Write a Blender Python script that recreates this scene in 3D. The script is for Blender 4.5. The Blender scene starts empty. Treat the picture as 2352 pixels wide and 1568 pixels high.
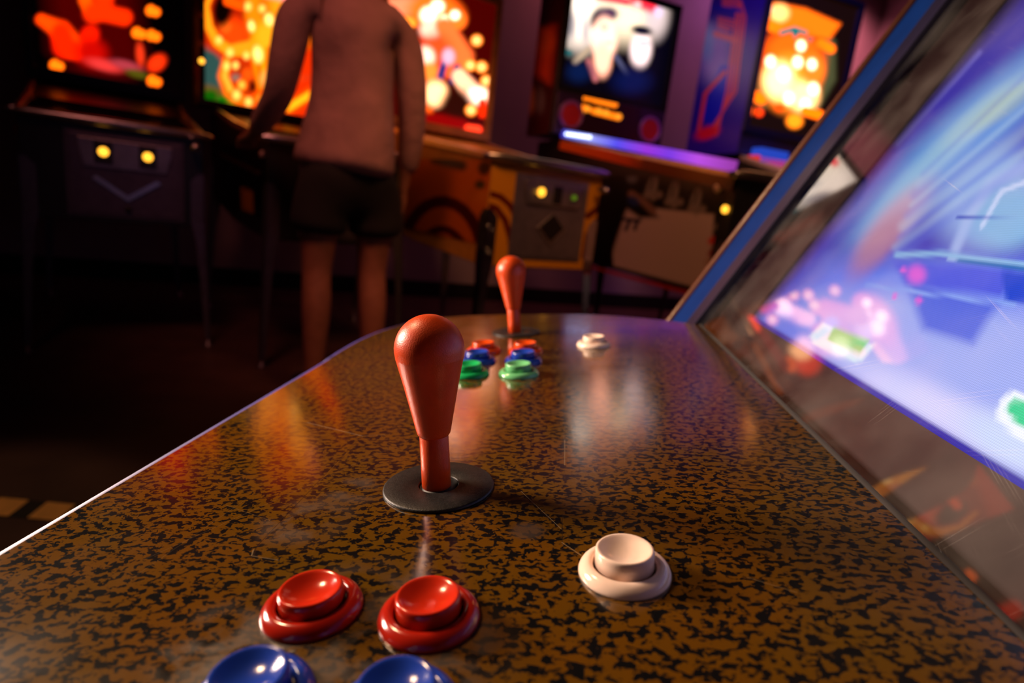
import bpy, bmesh, math, random
import numpy as np
from mathutils import Matrix, Vector, Euler

S = bpy.context.scene
COL = S.collection
random.seed(4)
RNG = np.random.default_rng(7)

# ------------------------------------------------------------------ camera
CAM_Z = 0.76
FPX = 1356.2324                      # focal length in pixels of the 2352 px wide frame
RIGHT = np.array([0.98817210892463, 0.10511219130076663, 0.11165711076058028])
UPV = np.array([-0.1319104206457767, 0.21132976870684234, 0.9684726995550091])
FWD = np.array([-0.0782018162736883, 0.971746446403723, -0.2226955765910781])
CAMP = np.array([0, 0, CAM_Z])

cam_data = bpy.data.cameras.new('camera')
cam = bpy.data.objects.new('camera', cam_data)
COL.objects.link(cam)
S.camera = cam
m3 = Matrix((RIGHT.tolist(), UPV.tolist(), (-FWD).tolist())).transposed()
cam.matrix_world = Matrix.Translation((0, 0, CAM_Z)) @ m3.to_4x4()
cam_data.sensor_width = 36
cam_data.lens = FPX / 2352 * 36
cam_data.clip_start = 0.01
cam_data.dof.use_dof = True
cam_data.dof.focus_distance = 0.27
cam_data.dof.aperture_fstop = 6.5

# ------------------------------------------------------------------ world, exposure
w = bpy.data.worlds.new('world'); S.world = w
w.use_nodes = True
w.node_tree.nodes['Background'].inputs[0].default_value = (0.02, 0.012, 0.02, 1)
w.node_tree.nodes['Background'].inputs[1].default_value = 0.3
S.view_settings.view_transform = 'Standard'
S.view_settings.look = 'None'
S.view_settings.exposure = 0
S.view_settings.gamma = 1
S.view_settings.use_curve_mapping = False


def lamp(name, kind, loc, target, energy, color, size=0.3, spot=None, spread=None):
    d = bpy.data.lights.new(name, kind)
    d.energy = energy; d.color = color
    if kind == 'AREA':
        d.size = size
        if spread: d.spread = math.radians(spread)
    else:
        d.shadow_soft_size = size
    if kind == 'SPOT':
        d.spot_size = math.radians(spot or 60); d.spot_blend = 0.6
    o = bpy.data.objects.new(name, d); COL.objects.link(o)
    o.location = loc
    v = Vector(target) - Vector(loc)
    o.rotation_euler = v.to_track_quat('-Z', 'Y').to_euler()
    return o


# warm lamp high to the left of the cabinet (lights the joysticks, gives their shadows)
lamp('warm_ceiling_lamp', 'SPOT', (-1.12, 0.74, 1.78), (-0.03, 0.54, 0.63), 68, (1.0, 0.62, 0.34), 0.09, spot=60)
lamp('tape_fill_spot', 'SPOT', (-1.5, 1.6, 2.8), (-1.22, 1.02, 0), 34, (1.0, 0.60, 0.30), 0.08, spot=16)  # spot added to brighten the floor tape
# low area light from the left onto the joysticks, its source unseen
lamp('low_left_light', 'AREA', (-1.25, 0.58, 0.94), (0, 0.50, 0.72), 11.5, (1.0, 0.74, 0.58), 0.34, spread=90)


def wall_wash(name, u, energy, color, size=0.5, z=2.8, out=0.42):
    p = Vector((-0.5 + 0.9063 * u + 0.4226 * out, 4.75 + 0.4226 * u - 0.9063 * out, z))
    t = Vector((-0.5 + 0.9063 * u, 4.75 + 0.4226 * u, 1.5))
    lamp(name, 'AREA', p, t, energy, color, size, spread=140)


# wall washers close to the wall behind the machines
wall_wash('pink_wall_lamp', 0.35, 2.2, (1.0, 0.22, 0.26))
wall_wash('violet_wall_lamp', 1.6, 2.6, (0.75, 0.20, 0.62))
wall_wash('rose_wall_lamp', 2.75, 9, (1.0, 0.25, 0.30))
lamp('violet_fill_spot', 'SPOT', (0.6, 2.2, 2.72), (1.35, 3.4, 1.4), 50, (0.48, 0.22, 1.0), 0.3, spot=70)  # violet fill added for the right-hand machines and their side art
# orange spot towards the middle machines; red fill added to brighten the player
lamp('orange_spot', 'SPOT', (0.45, 0.9, 2.7), (0.25, 2.6, 0.6), 80, (1.0, 0.38, 0.13), 0.25, spot=66)
lamp('red_fill_spot', 'SPOT', (-0.9, 0.55, 2.8), (-0.95, 2.15, 1.25), 62, (1.0, 0.27, 0.20), 0.3, spot=50)

# ------------------------------------------------------------------ photo geometry -> world


def ray(x, y):
    return RIGHT * (x - 1176) - UPV * (y - 784) + FWD * FPX


def on_z(x, y, z):
    r = ray(x, y); return CAMP + r * ((z - CAM_Z) / r[2])


def on_plane(x, y, p0, n):
    r = ray(x, y); return CAMP + r * (np.dot(np.array(p0) - CAMP, n) / np.dot(r, n))


def layout(P):
    q = np.asarray(P) - CAMP
    r = q @ RIGHT; u = q @ UPV; f = q @ FWD
    return 1176 + FPX * r / f, 784 - FPX * u / f


# ------------------------------------------------------------------ object helpers
def tag(o, label=None, cat=None, group=None, kind=None):
    if label: o['label'] = label
    if cat: o['category'] = cat
    if group: o['group'] = group
    if kind: o['kind'] = kind
    return o


def empty(name, mat):
    o = bpy.data.objects.new(name, None)
    o.empty_display_size = 0.1
    COL.objects.link(o)
    o.matrix_world = mat
    o['_m'] = [c for r in mat for c in r]
    return o


def frame(origin, ex, ey, ez):
    m = Matrix.Identity(4)
    for i, c in enumerate((ex, ey, ez, origin)):
        for r in range(3):
            m[r][i] = float(c[r])
    return m


def yawm(x, y, deg, z=0):
    return Matrix.Translation((x, y, z)) @ Matrix.Rotation(math.radians(deg), 4, 'Z')


class MB:
    def __init__(s):
        s.v = []; s.f = []; s.sm = []

    def add(s, vs, fs, smooth=False, m=None):
        b = len(s.v)
        for p in vs:
            s.v.append(tuple(m @ Vector(p)) if m is not None else tuple(p))
        for f in fs:
            s.f.append([b + i for i in f]); s.sm.append(smooth)
        return s

    def box(s, lo, hi, m=None):
        x0, y0, z0 = lo; x1, y1, z1 = hi
        vs = [(x0, y0, z0), (x1, y0, z0), (x1, y1, z0), (x0, y1, z0), (x0, y0, z1), (x1, y0, z1), (x1, y1, z1), (x0, y1, z1)]
        return s.add(vs, [(0, 3, 2, 1), (4, 5, 6, 7), (0, 1, 5, 4), (1, 2, 6, 5), (2, 3, 7, 6), (3, 0, 4, 7)], m=m)

    def prism(s, poly, a, b, axis='x', m=None):
        """poly of 2-D points extruded from a to b along axis (x: (y,z), y: (x,z), z: (x,y))"""
        n = len(poly)

        def P(p, t):
            return {'x': (t, p[0], p[1]), 'y': (p[0], t, p[1]), 'z': (p[0], p[1], t)}[axis]
        vs = [P(p, a) for p in poly] + [P(p, b) for p in poly]
        fs = [tuple(range(n))[::-1], tuple(range(n, 2 * n))]
        fs += [(i, (i + 1) % n, n + (i + 1) % n, n + i) for i in range(n)]
        return s.add(vs, fs, m=m)

    def lathe(s, prof, n=48, m=None, smooth=True):
        vs = []; fs = []; rings = []
        for r, z in prof:
            if r < 1e-6:
                rings.append([len(vs)]); vs.append((0, 0, z))
            else:
                rings.append(list(range(len(vs), len(vs) + n)))
                vs += [(r * math.cos(2 * math.pi * i / n), r * math.sin(2 * math.pi * i / n), z) for i in range(n)]
        for a, b in zip(rings, rings[1:]):
            for i in range(n):
                j = (i + 1) % n
                if len(a) == 1 and len(b) > 1: fs.append((a[0], b[i], b[j]))
                elif len(b) == 1 and len(a) > 1: fs.append((a[i], a[j], b[0]))
                elif len(a) > 1: fs.append((a[i], a[j], b[j], b[i]))
        return s.add(vs, fs, smooth, m)

    def tube(s, pts, r, n=10, m=None, closed=False):
        pts = [Vector(p) for p in pts]; rr = r if isinstance(r, (list, tuple)) else [r] * len(pts)
        vs = []; fs = []
        N = len(pts)
        for i, p in enumerate(pts):
            a = pts[i - 1] if i or closed else p; b = pts[(i + 1) % N] if i < N - 1 or closed else p
            t = (b - a).normalized()
            ref = Vector((0, 0, 1)) if abs(t.z) < 0.9 else Vector((1, 0, 0))
            x = t.cross(ref).normalized(); y = t.cross(x)
            vs += [tuple(p + (x * math.cos(2 * math.pi * k / n) + y * math.sin(2 * math.pi * k / n)) * rr[i]) for k in range(n)]
        for i in range(N if closed else N - 1):
            j = (i + 1) % N
            for k in range(n):
                l = (k + 1) % n
                fs.append((i * n + k, i * n + l, j * n + l, j * n + k))
        if not closed:
            fs.append(tuple(range(n))[::-1]); fs.append(tuple(range((N - 1) * n, N * n)))
        return s.add(vs, fs, True, m)

    def build(s, name, mat, parent=None, m=None, bevel=0, label=None):
        me = bpy.data.meshes.new(name)
        me.from_pydata(s.v, [], s.f)
        me.polygons.foreach_set('use_smooth', s.sm)
        bm = bmesh.new(); bm.from_mesh(me); bmesh.ops.recalc_face_normals(bm, faces=bm.faces); bm.to_mesh(me); bm.free()
        me.materials.append(mat)
        o = bpy.data.objects.new(name, me); COL.objects.link(o)
        if parent: o.parent = parent
        if m is not None: o.matrix_basis = m
        if bevel:
            md = o.modifiers.new('bevel', 'BEVEL'); md.width = bevel; md.segments = 2; md.limit_method = 'ANGLE'
            md.harden_normals = False
        if label: o['label'] = label
        return o


# ------------------------------------------------------------------ materials
def pbr(name, color, rough=0.5, metal=0.0, coat=0.0, noise=None, spec=0.5, bump=None):
    m = bpy.data.materials.new(name); m.use_nodes = True
    nt = m.node_tree; b = nt.nodes['Principled BSDF']
    b.inputs['Base Color'].default_value = (*color, 1)
    b.inputs['Roughness'].default_value = rough
    b.inputs['Metallic'].default_value = metal
    b.inputs['Coat Weight'].default_value = coat
    b.inputs['Specular IOR Level'].default_value = spec
    tc = nt.nodes.new('ShaderNodeTexCoord')
    n = nt.nodes.new('ShaderNodeTexNoise'); nt.links.new(tc.outputs['Object'], n.inputs['Vector'])
    sc, amt = noise or (30, 0.12)
    n.inputs['Scale'].default_value = sc; n.inputs['Detail'].default_value = 4
    mr = nt.nodes.new('ShaderNodeMapRange'); nt.links.new(n.outputs['Fac'], mr.inputs['Value'])
    mr.inputs['From Min'].default_value = 0.3; mr.inputs['From Max'].default_value = 0.7
    mr.inputs['To Min'].default_value = 1 - amt; mr.inputs['To Max'].default_value = 1 + amt
    mx = nt.nodes.new('ShaderNodeVectorMath'); mx.operation = 'SCALE'
    mx.inputs[0].default_value = color; nt.links.new(mr.outputs['Result'], mx.inputs['Scale'])
    nt.links.new(mx.outputs['Vector'], b.inputs['Base Color'])
    if bump:
        n2 = nt.nodes.new('ShaderNodeTexNoise'); nt.links.new(tc.outputs['Object'], n2.inputs['Vector'])
        n2.inputs['Scale'].default_value = bump[0]; n2.inputs['Detail'].default_value = 3
        bp = nt.nodes.new('ShaderNodeBump'); bp.inputs['Strength'].default_value = bump[1]
        bp.inputs['Distance'].default_value = bump[2]
        nt.links.new(n2.outputs['Fac'], bp.inputs['Height']); nt.links.new(bp.outputs['Normal'], b.inputs['Normal'])
    return m


def emis(name, color, strength):
    m = bpy.data.materials.new(name); m.use_nodes = True
    nt = m.node_tree; nt.nodes.remove(nt.nodes['Principled BSDF'])
    e = nt.nodes.new('ShaderNodeEmission'); e.inputs[0].default_value = (*color, 1); e.inputs[1].default_value = strength
    nt.links.new(e.outputs[0], nt.nodes['Material Output'].inputs[0])
    return m


def art_mat(name, glow, strength=1.0, rough=0.25, dots=0):
    """colour from the 'art' attribute; glow: back-lit print, otherwise a printed surface"""
    m = bpy.data.materials.new(name); m.use_nodes = True
    nt = m.node_tree; b = nt.nodes['Principled BSDF']
    a = nt.nodes.new('ShaderNodeAttribute'); a.attribute_name = 'art'
    b.inputs['Roughness'].default_value = rough
    src = a.outputs['Color']
    if dots:
        tc = nt.nodes.new('ShaderNodeTexCoord')
        sp = nt.nodes.new('ShaderNodeSeparateXYZ'); nt.links.new(tc.outputs['Object'], sp.inputs[0])
        prev = None
        for ax in ('X', 'Y'):
            q = nt.nodes.new('ShaderNodeMath'); q.operation = 'MULTIPLY'; q.inputs[1].default_value = 2 * math.pi / dots
            nt.links.new(sp.outputs[ax], q.inputs[0])
            s_ = nt.nodes.new('ShaderNodeMath'); s_.operation = 'SINE'; nt.links.new(q.outputs[0], s_.inputs[0])
            t = nt.nodes.new('ShaderNodeMath'); t.operation = 'MULTIPLY_ADD'; nt.links.new(s_.outputs[0], t.inputs[0])
            t.inputs[1].default_value = 0.09; t.inputs[2].default_value = 0.95
            if prev is None: prev = t
            else:
                u = nt.nodes.new('ShaderNodeMath'); u.operation = 'MULTIPLY'
                nt.links.new(prev.outputs[0], u.inputs[0]); nt.links.new(t.outputs[0], u.inputs[1]); prev = u
        vm = nt.nodes.new('ShaderNodeVectorMath'); vm.operation = 'SCALE'
        nt.links.new(src, vm.inputs[0]); nt.links.new(prev.outputs[0], vm.inputs['Scale']); src = vm.outputs[0]
    if glow:
        b.inputs['Base Color'].default_value = (0.01, 0.01, 0.01, 1)
        nt.links.new(src, b.inputs['Emission Color']); b.inputs['Emission Strength'].default_value = strength
    else:
        nt.links.new(src, b.inputs['Base Color'])
    return m


def lin(c):
    return np.array([(v / 255) ** 2.2 for v in c])


class Art:
    """printed artwork: a grid on a rectangle, coloured per vertex; layout() gives the traced print coordinates"""

    def __init__(s, o, ex, ey, w, h, nx, ny, base=(0, 0, 0)):
        s.o, s.ex, s.ey = [np.array(t, float) for t in (o, ex, ey)]
        s.w, s.h, s.nx, s.ny = w, h, nx, ny
        u, v = np.meshgrid(np.linspace(0, w, nx), np.linspace(0, h, ny))
        s.u = u.ravel(); s.v = v.ravel()
        P = s.o + s.u[:, None] * s.ex + s.v[:, None] * s.ey
        s.x, s.y = layout(P)
        s.c = np.tile(lin(base), (len(s.u), 1))

    def mix(s, a, col, gain=1.0):
        a = np.clip(a, 0, 1)[:, None]
        s.c = s.c * (1 - a) + lin(col) * gain * a

    def blob(s, x, y, rx, ry, col, ang=0, soft=0.6, gain=1.0, alpha=1.0):
        t = math.radians(ang); dx = s.x - x; dy = s.y - y
        a = dx * math.cos(t) + dy * math.sin(t); b = -dx * math.sin(t) + dy * math.cos(t)
        d = np.sqrt((a / rx) ** 2 + (b / ry) ** 2)
        m = np.clip((1 + soft / 2 - d) / soft, 0, 1); s.mix(m * m * (3 - 2 * m) * alpha, col, gain)

    def line(s, pts, wd, col, soft=0.6, gain=1.0, alpha=1.0):
        d = np.full(len(s.x), 1e9)
        ws = wd if isinstance(wd, (list, tuple)) else [wd] * len(pts)
        for (p, q, w0, w1) in zip(pts, pts[1:], ws, ws[1:]):
            ax, ay = p; bx, by = q; L = (bx - ax) ** 2 + (by - ay) ** 2 + 1e-9
            t = np.clip(((s.x - ax) * (bx - ax) + (s.y - ay) * (by - ay)) / L, 0, 1)
            dd = np.hypot(s.x - ax - t * (bx - ax), s.y - ay - t * (by - ay)) / (w0 + (w1 - w0) * t)
            d = np.minimum(d, dd)
        m = np.clip((1 + soft / 2 - d) / soft, 0, 1); s.mix(m * m * (3 - 2 * m) * alpha, col, gain)

    def poly(s, pts, col, soft=6, gain=1.0, alpha=1.0):
        """convex or star polygon, soft edge in print units"""
        n = len(pts); inside = np.zeros(len(s.x), bool); d = np.full(len(s.x), 1e9)
        for i in range(n):
            (ax, ay), (bx, by) = pts[i], pts[(i + 1) % n]
            c = ((ay > s.y) != (by > s.y)) & (s.x < (bx - ax) * (s.y - ay) / (by - ay + 1e-9) + ax)
            inside ^= c
            L = (bx - ax) ** 2 + (by - ay) ** 2 + 1e-9
            t = np.clip(((s.x - ax) * (bx - ax) + (s.y - ay) * (by - ay)) / L, 0, 1)
            d = np.minimum(d, np.hypot(s.x - ax - t * (bx - ax), s.y - ay - t * (by - ay)))
        sd = np.where(inside, d, -d)
        m = np.clip(sd / soft + 0.5, 0, 1); s.mix(m * alpha, col, gain)

    def build(s, name, mat, parent, label=None, thick=0.0):
        if name == 'backglass': s.c = s.c * np.array([1.75, 1.15, 1.0])
        """mesh in local coordinates of parent (parent world matrix known)"""
        ez = np.cross(s.ex, s.ey)
        M = frame(s.o, s.ex, s.ey, ez)
        nx, ny = s.nx, s.ny
        i = np.arange(nx * ny).reshape(ny, nx)
        quads = np.stack([i[:-1, :-1], i[:-1, 1:], i[1:, 1:], i[1:, :-1]], -1).reshape(-1, 4)
        V = np.stack([s.u, s.v, 0 * s.u], 1)
        vs = V.tolist(); fs = quads.tolist()
        if thick:
            b = len(vs)
            vs += [[0, 0, -thick], [s.w, 0, -thick], [s.w, s.h, -thick], [0, s.h, -thick]]
            c0, c1, c2, c3 = 0, nx - 1, nx * ny - 1, nx * (ny - 1)
            fs += [[b, b + 3, b + 2, b + 1]]
            fs += [list(range(0, nx)) [::-1] + [b, b + 1]]
            fs += [list(range(c3, c2 + 1)) + [b + 2, b + 3]]
            fs += [[k for k in range(c0, c3 + 1, nx)] + [b + 3, b], [k for k in range(c1, c2 + 1, nx)][::-1] + [b + 1, b + 2]]
        me = bpy.data.meshes.new(name); me.from_pydata(vs, [], fs)
        ca = me.color_attributes.new('art', 'FLOAT_COLOR', 'POINT')
        c = np.ones((len(vs), 4)); c[:, :3] = 0.0; c[:len(s.c), :3] = s.c
        ca.data.foreach_set('color', c.ravel())
        me.materials.append(mat)
        o = bpy.data.objects.new(name, me); COL.objects.link(o)
        if parent:
            o.parent = parent; o.matrix_basis = parent.matrix_world.inverted() @ M
        else:
            o.matrix_world = M
        if label: o['label'] = label
        return o


MAT = dict(
    wall=pbr('wall_paint', (0.42, 0.33, 0.38), 0.8, noise=(3, 0.06)),
    dark_wall=pbr('dark_wall_paint', (0.10, 0.075, 0.08), 0.85, noise=(3, 0.1)),
    ceiling=pbr('ceiling_paint', (0.05, 0.04, 0.05), 0.9),
    floor=pbr('brown_floor', (0.075, 0.035, 0.028), 0.45, noise=(6, 0.25)),
    black=pbr('black_laminate', (0.012, 0.011, 0.012), 0.35),
    black_matte=pbr('black_cloth', (0.014, 0.011, 0.011), 0.9),
    steel=pbr('brushed_steel', (0.55, 0.53, 0.56), 0.32, 1.0, noise=(60, 0.1)),
    chrome=pbr('chrome', (0.75, 0.73, 0.75), 0.15, 1.0),
    dark_steel=pbr('dark_steel', (0.16, 0.14, 0.17), 0.4, 0.8),
    door_grey=pbr('grey_door_metal', (0.27, 0.25, 0.29), 0.38, 0.75, noise=(25, 0.15)),
    door_dark=pbr('dark_door_metal', (0.12, 0.10, 0.14), 0.42, 0.6, noise=(25, 0.15)),
    wood=pbr('orange_wood', (0.55, 0.24, 0.05), 0.4, noise=(14, 0.25)),
    yellow_paint=pbr('yellow_paint', (0.65, 0.33, 0.03), 0.4),
    red_plastic=pbr('red_plastic', (0.5, 0.02, 0.015), 0.35),
    grey_inset=pbr('dark_slot', (0.01, 0.01, 0.01), 0.5),
    amber=emis('amber_lamp', (1.0, 0.42, 0.03), 2.6),
    green_dim=emis('green_lamp', (0.15, 0.28, 0.01), 0.6),
    pinkish=pbr('cream_plastic', (0.8, 0.55, 0.45), 0.3),
    led=emis('white_led', (0.55, 0.62, 1.0), 5.0),
    glow=art_mat('backlit_print', True, 1.0),
    print=art_mat('printed_side_art', False, rough=0.3),
    screen=art_mat('screen_picture', True, 1.0, dots=0.0011),
)

# ------------------------------------------------------------------ room
RO = np.array([-0.5, 4.75, 0]); RU = np.array([0.9063, 0.4226, 0]); RV = np.array([0.4226, -0.9063, 0])
ROOM = frame(RO, RU, -RV, (0, 0, 1))
U0, U1, V0, V1, HC = -3.7, 3.3, 0.0, 7.0, 2.95


def room_box(name, lo, hi, mat):
    o = MB().box(lo, hi).build(name, mat, None, ROOM)
    o['kind'] = 'structure'
    return o


room_box('floor', (U0 - .1, -V1 - .1, -0.1), (U1 + .1, 0.1, 0), MAT['floor'])
room_box('ceiling', (U0 - .1, -V1 - .1, HC), (U1 + .1, 0.1, HC + .1), MAT['ceiling'])
room_box('wall_back', (U0 - .1, 0, 0), (U1 + .1, 0.1, HC), MAT['wall'])
room_box('wall_left', (U0 - .1, -V1, 0), (U0, 0, HC), MAT['dark_wall'])
room_box('wall_right', (U1, -V1, 0), (U1 + .1, 0, HC), MAT['wall'])
room_box('wall_front', (U0 - .1, -V1 - .1, 0), (U1 + .1, -V1, HC), MAT['dark_wall'])
room_box('baseboard_back', (U0, -0.018, 0), (U1, 0, 0.12), MAT['black'])

# ------------------------------------------------------------------ arcade cabinet
TILT = math.atan2(0.13454668, 0.99090726)
PN = np.array([-0.13454668, 0, 0.99090726]); PE = np.array([0.99090726, 0, 0.13454668]); PY = np.array([0, 1.0, 0])
PO = np.array([0.0172641, 0, 0.6328535])
PANEL = frame(PO, PE, PY, PN)
CAB = empty('arcade_cabinet', yawm(0.35, 0.27, 0))
tag(CAB, 'arcade cabinet in front with speckled brown panel, orange joysticks and bright blue screen', 'arcade machine')
CABI = CAB.matrix_world.inverted()
PL = CABI @ PANEL


def panel_material():
    m = bpy.data.materials.new('speckled_panel_laminate'); m.use_nodes = True
    nt = m.node_tree; N = nt.nodes.new; L = nt.links.new; b = nt.nodes['Principled BSDF']
    tc = N('ShaderNodeTexCoord')

    def math_(op, a, b_=None, c=None, clamp=False):
        q = N('ShaderNodeMath'); q.operation = op; q.use_clamp = clamp
        for i, v in enumerate((a, b_, c)):
            if v is None: continue
            if isinstance(v, (int, float)): q.inputs[i].default_value = v
            else: L(v, q.inputs[i])
        return q.outputs[0]

    def noise(scale, detail=2, dist=0, rough=0.5, vec=None):
        q = N('ShaderNodeTexNoise'); L(vec or tc.outputs['Object'], q.inputs['Vector'])
        q.inputs['Scale'].default_value = scale; q.inputs['Detail'].default_value = detail
        q.inputs['Distortion'].default_value = dist; q.inputs['Roughness'].default_value = rough
        return q.outputs['Fac']

    def ramp(v, lo, hi, to0=0.0, to1=1.0):
        q = N('ShaderNodeMapRange'); q.interpolation_type = 'SMOOTHSTEP'; L(v, q.inputs['Value'])
        q.inputs['From Min'].default_value = lo; q.inputs['From Max'].default_value = hi
        q.inputs['To Min'].default_value = to0; q.inputs['To Max'].default_value = to1
        return q.outputs['Result']
    mp = N('ShaderNodeMapping'); L(tc.outputs['Object'], mp.inputs['Vector']); mp.inputs['Scale'].default_value = (0.85, 1.15, 1)
    mp.inputs['Rotation'].default_value = (0, 0, 0.12)
    blot = noise(275, 3.5, 0.35, 0.60, mp.outputs[0])
    speck = ramp(blot, 0.503, 0.527)
    fine = noise(900, 1)

    def mix(f, a, b_):
        q = N('ShaderNodeMix'); q.data_type = 'RGBA'
        L(f, q.inputs['Factor'])
        for i, v in ((6, a), (7, b_)):
            if isinstance(v, tuple): q.inputs[i].default_value = (*v, 1)
            else: L(v, q.inputs[i])
        return q.outputs[2]
    tone = noise(14, 2)
    base = mix(ramp(tone, 0.35, 0.65), (0.108, 0.040, 0.0018), (0.090, 0.042, 0.0022))
    col = mix(speck, base, (0.004, 0.004, 0.0045))
    # worn hazy film round the front buttons and the near joystick
    haze = None
    for (cx, cy, r) in ((-0.075, 0.165, 0.040), (-0.105, 0.150, 0.030), (-0.045, 0.150, 0.035), (-0.118, 0.225, 0.028), (-0.106, 0.255, 0.022), (-0.07, 0.12, 0.05), (-0.02, 0.222, 0.010)):
        q = N('ShaderNodeVectorMath'); q.operation = 'DISTANCE'; L(tc.outputs['Object'], q.inputs[0]); q.inputs[1].default_value = (cx, cy, 0)
        mk = ramp(q.outputs['Value'], r, r * 0.35)
        haze = mk if haze is None else math_('MAXIMUM', haze, mk)
    hz = math_('MULTIPLY', haze, ramp(noise(60, 4, 0.5), 0.36, 0.62))
    hz = math_('MULTIPLY', hz, 0.62)
    col = mix(hz, col, (0.052, 0.035, 0.022))
    # seams of the overlay film and scratches

    def seg(a, b_, wd, soft=1.0):
        sub = N('ShaderNodeVectorMath'); sub.operation = 'SUBTRACT'; L(tc.outputs['Object'], sub.inputs[0]); sub.inputs[1].default_value = (*a, 0)
        d = np.array(b_) - np.array(a); ll = float(d @ d)
        dt = N('ShaderNodeVectorMath'); dt.operation = 'DOT_PRODUCT'; L(sub.outputs[0], dt.inputs[0]); dt.inputs[1].default_value = (d[0] / ll, d[1] / ll, 0)
        t = math_('MULTIPLY', dt.outputs['Value'], 1.0, clamp=True)
        sc = N('ShaderNodeVectorMath'); sc.operation = 'SCALE'; sc.inputs[0].default_value = (d[0], d[1], 0); L(t, sc.inputs['Scale'])
        ds = N('ShaderNodeVectorMath'); ds.operation = 'DISTANCE'; L(sub.outputs[0], ds.inputs[0]); L(sc.outputs[0], ds.inputs[1])
        return ramp(ds.outputs['Value'], wd, wd * 0.3)

    def pp(x, y):
        q = on_plane(x, y, PO, PN) - PO
        return (float(q @ PE), float(q[1]))
    light = None; dark = None
    for a, b_, wd, k in (
            ((705, 970), (832, 1001), .00030, .9), ((832, 1001), (885, 998), .00025, .4), ((1197, 1128), (1290, 1215), .00022, .6),
            ((1290, 1245), (1335, 1275), .0002, .7), ((960, 1000), (330, 1285), .00012, .25), ((560, 1150), (300, 1330), .00012, .2),
            ((582, 1262), (578, 1276), .0004, .5), ((578, 1276), (640, 1286), .0003, .35), ((1715, 1325), (1830, 1360), .00018, .35),
            ((1297, 1010), (1297, 1068), .0003, .4), ((520, 1160), (620, 1195), .00014, .25), ((1600, 958), (1622, 958), .0005, .5)):
        g = math_('MULTIPLY', seg(pp(*a), pp(*b_), wd), k)
        light = g if light is None else math_('MAXIMUM', light, g)
    for a, b_, wd, k in (((830, 1003), (590, 1255), .0004, .55), ((590, 1255), (580, 1278), .0005, .6), ((1292, 1180), (1292, 1250), .0003, .6),
                         ((1297, 1010), (1297, 1110), .0003, .5)):
        g = math_('MULTIPLY', seg(pp(*a), pp(*b_), wd), k)
        dark = g if dark is None else math_('MAXIMUM', dark, g)
    col = mix(dark, col, (0.02, 0.012, 0.006))
    # dust specks and crumbs
    vo = N('ShaderNodeTexVoronoi'); L(tc.outputs['Object'], vo.inputs['Vector']); vo.inputs['Scale'].default_value = 85
    dust = math_('MULTIPLY', ramp(vo.outputs['Distance'], 0.05, 0.02), ramp(noise(40, 1), 0.56, 0.6))
    light = math_('MAXIMUM', light, math_('MULTIPLY', dust, 0.5))
    col = mix(light, col, (0.30, 0.22, 0.12))
    L(col, b.inputs['Base Color'])
    rg = math_('ADD', ramp(noise(25, 4), 0.3, 0.75, 0.12, 0.21), math_('MULTIPLY', hz, 0.35))
    L(rg, b.inputs['Roughness'])
    b.inputs['Coat Weight'].default_value = 0.8; b.inputs['Coat Roughness'].default_value = 0.13
    b.inputs['Specular IOR Level'].default_value = 0.55
    bp = N('ShaderNodeBump'); bp.inputs['Strength'].default_value = 0.25; bp.inputs['Distance'].default_value = 0.0004
    h = math_('ADD', math_('MULTIPLY', noise(160, 3), 0.5), math_('MULTIPLY', dark, -0.8))
    L(h, bp.inputs['Height']); L(bp.outputs['Normal'], b.inputs['Normal'])
    return m


OUTL = [(-.2285, -.150), (-.2285, .475), (-.2300, .520), (-.2312, .560), (-.2300, .605), (-.2249, .645), (-.2130, .685), (-.1975, .715),
        (-.180, .734), (-.159, .746), (-.120, .757), (-.081, .7605), (-.030, .7615), (.015, .7584), (.069, .737), (.1190, .7042), (.1425, .683), (.1310, -.150)]


def smooth_poly(pts, closed=True):
    out = []
    n = len(pts)
    for i in range(n):
        p0, p1, p2, p3 = (np.array(pts[(i + k) % n]) for k in (-1, 0, 1, 2))
        if np.linalg.norm(p2 - p1) > 0.15 or i in (0, n - 1, n - 2, n - 3):
            out.append(tuple(p1)); continue
        for t in (0, .25, .5, .75):
            out.append(tuple(0.5 * (2 * p1 + (p2 - p0) * t + (2 * p0 - 5 * p1 + 4 * p2 - p3) * t * t + (3 * p1 - p0 - 3 * p2 + p3) * t ** 3)))
    return out


OUT2 = smooth_poly(OUTL)
o = MB().prism(OUT2, -0.019, 0, 'z').build('control_panel', panel_material(), CAB, PL, bevel=0.0008,
                                           label='brown control panel top with black speckle pattern')
# edge moulding along the player side and the rounded far end
blue_mold = pbr('violet_blue_moulding', (0.04, 0.03, 0.22), 0.5)
edge = [(x, y) for x, y in OUT2 if x < 0.130]
MB().tube([(x * 1.0 - (0.0018 if x < -.2 else 0), y + (0.0018 if y > .7 else 0), -0.0085) for x, y in edge], 0.0078, 10).build('edge_moulding', blue_mold, CAB, PL, label='violet blue edge moulding')

MB().tube([(.1305, -.150, -.0004), (.1420, .683, -.0004)], 0.0019, 8).build('gasket', MAT['black_matte'], CAB, PL, label='thin black gasket at the foot of the glass')
# body below and behind
body = MB()
body.prism([(-0.20, 0.0), (-0.20, 0.50), (-0.225, 0.585), (0.128, 0.632), (0.15, 0.60), (0.62, 0.60), (0.62, 0.0)], -0.13, 0.668, 'y')
body.build('body', MAT['black'], CAB, CABI)
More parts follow.
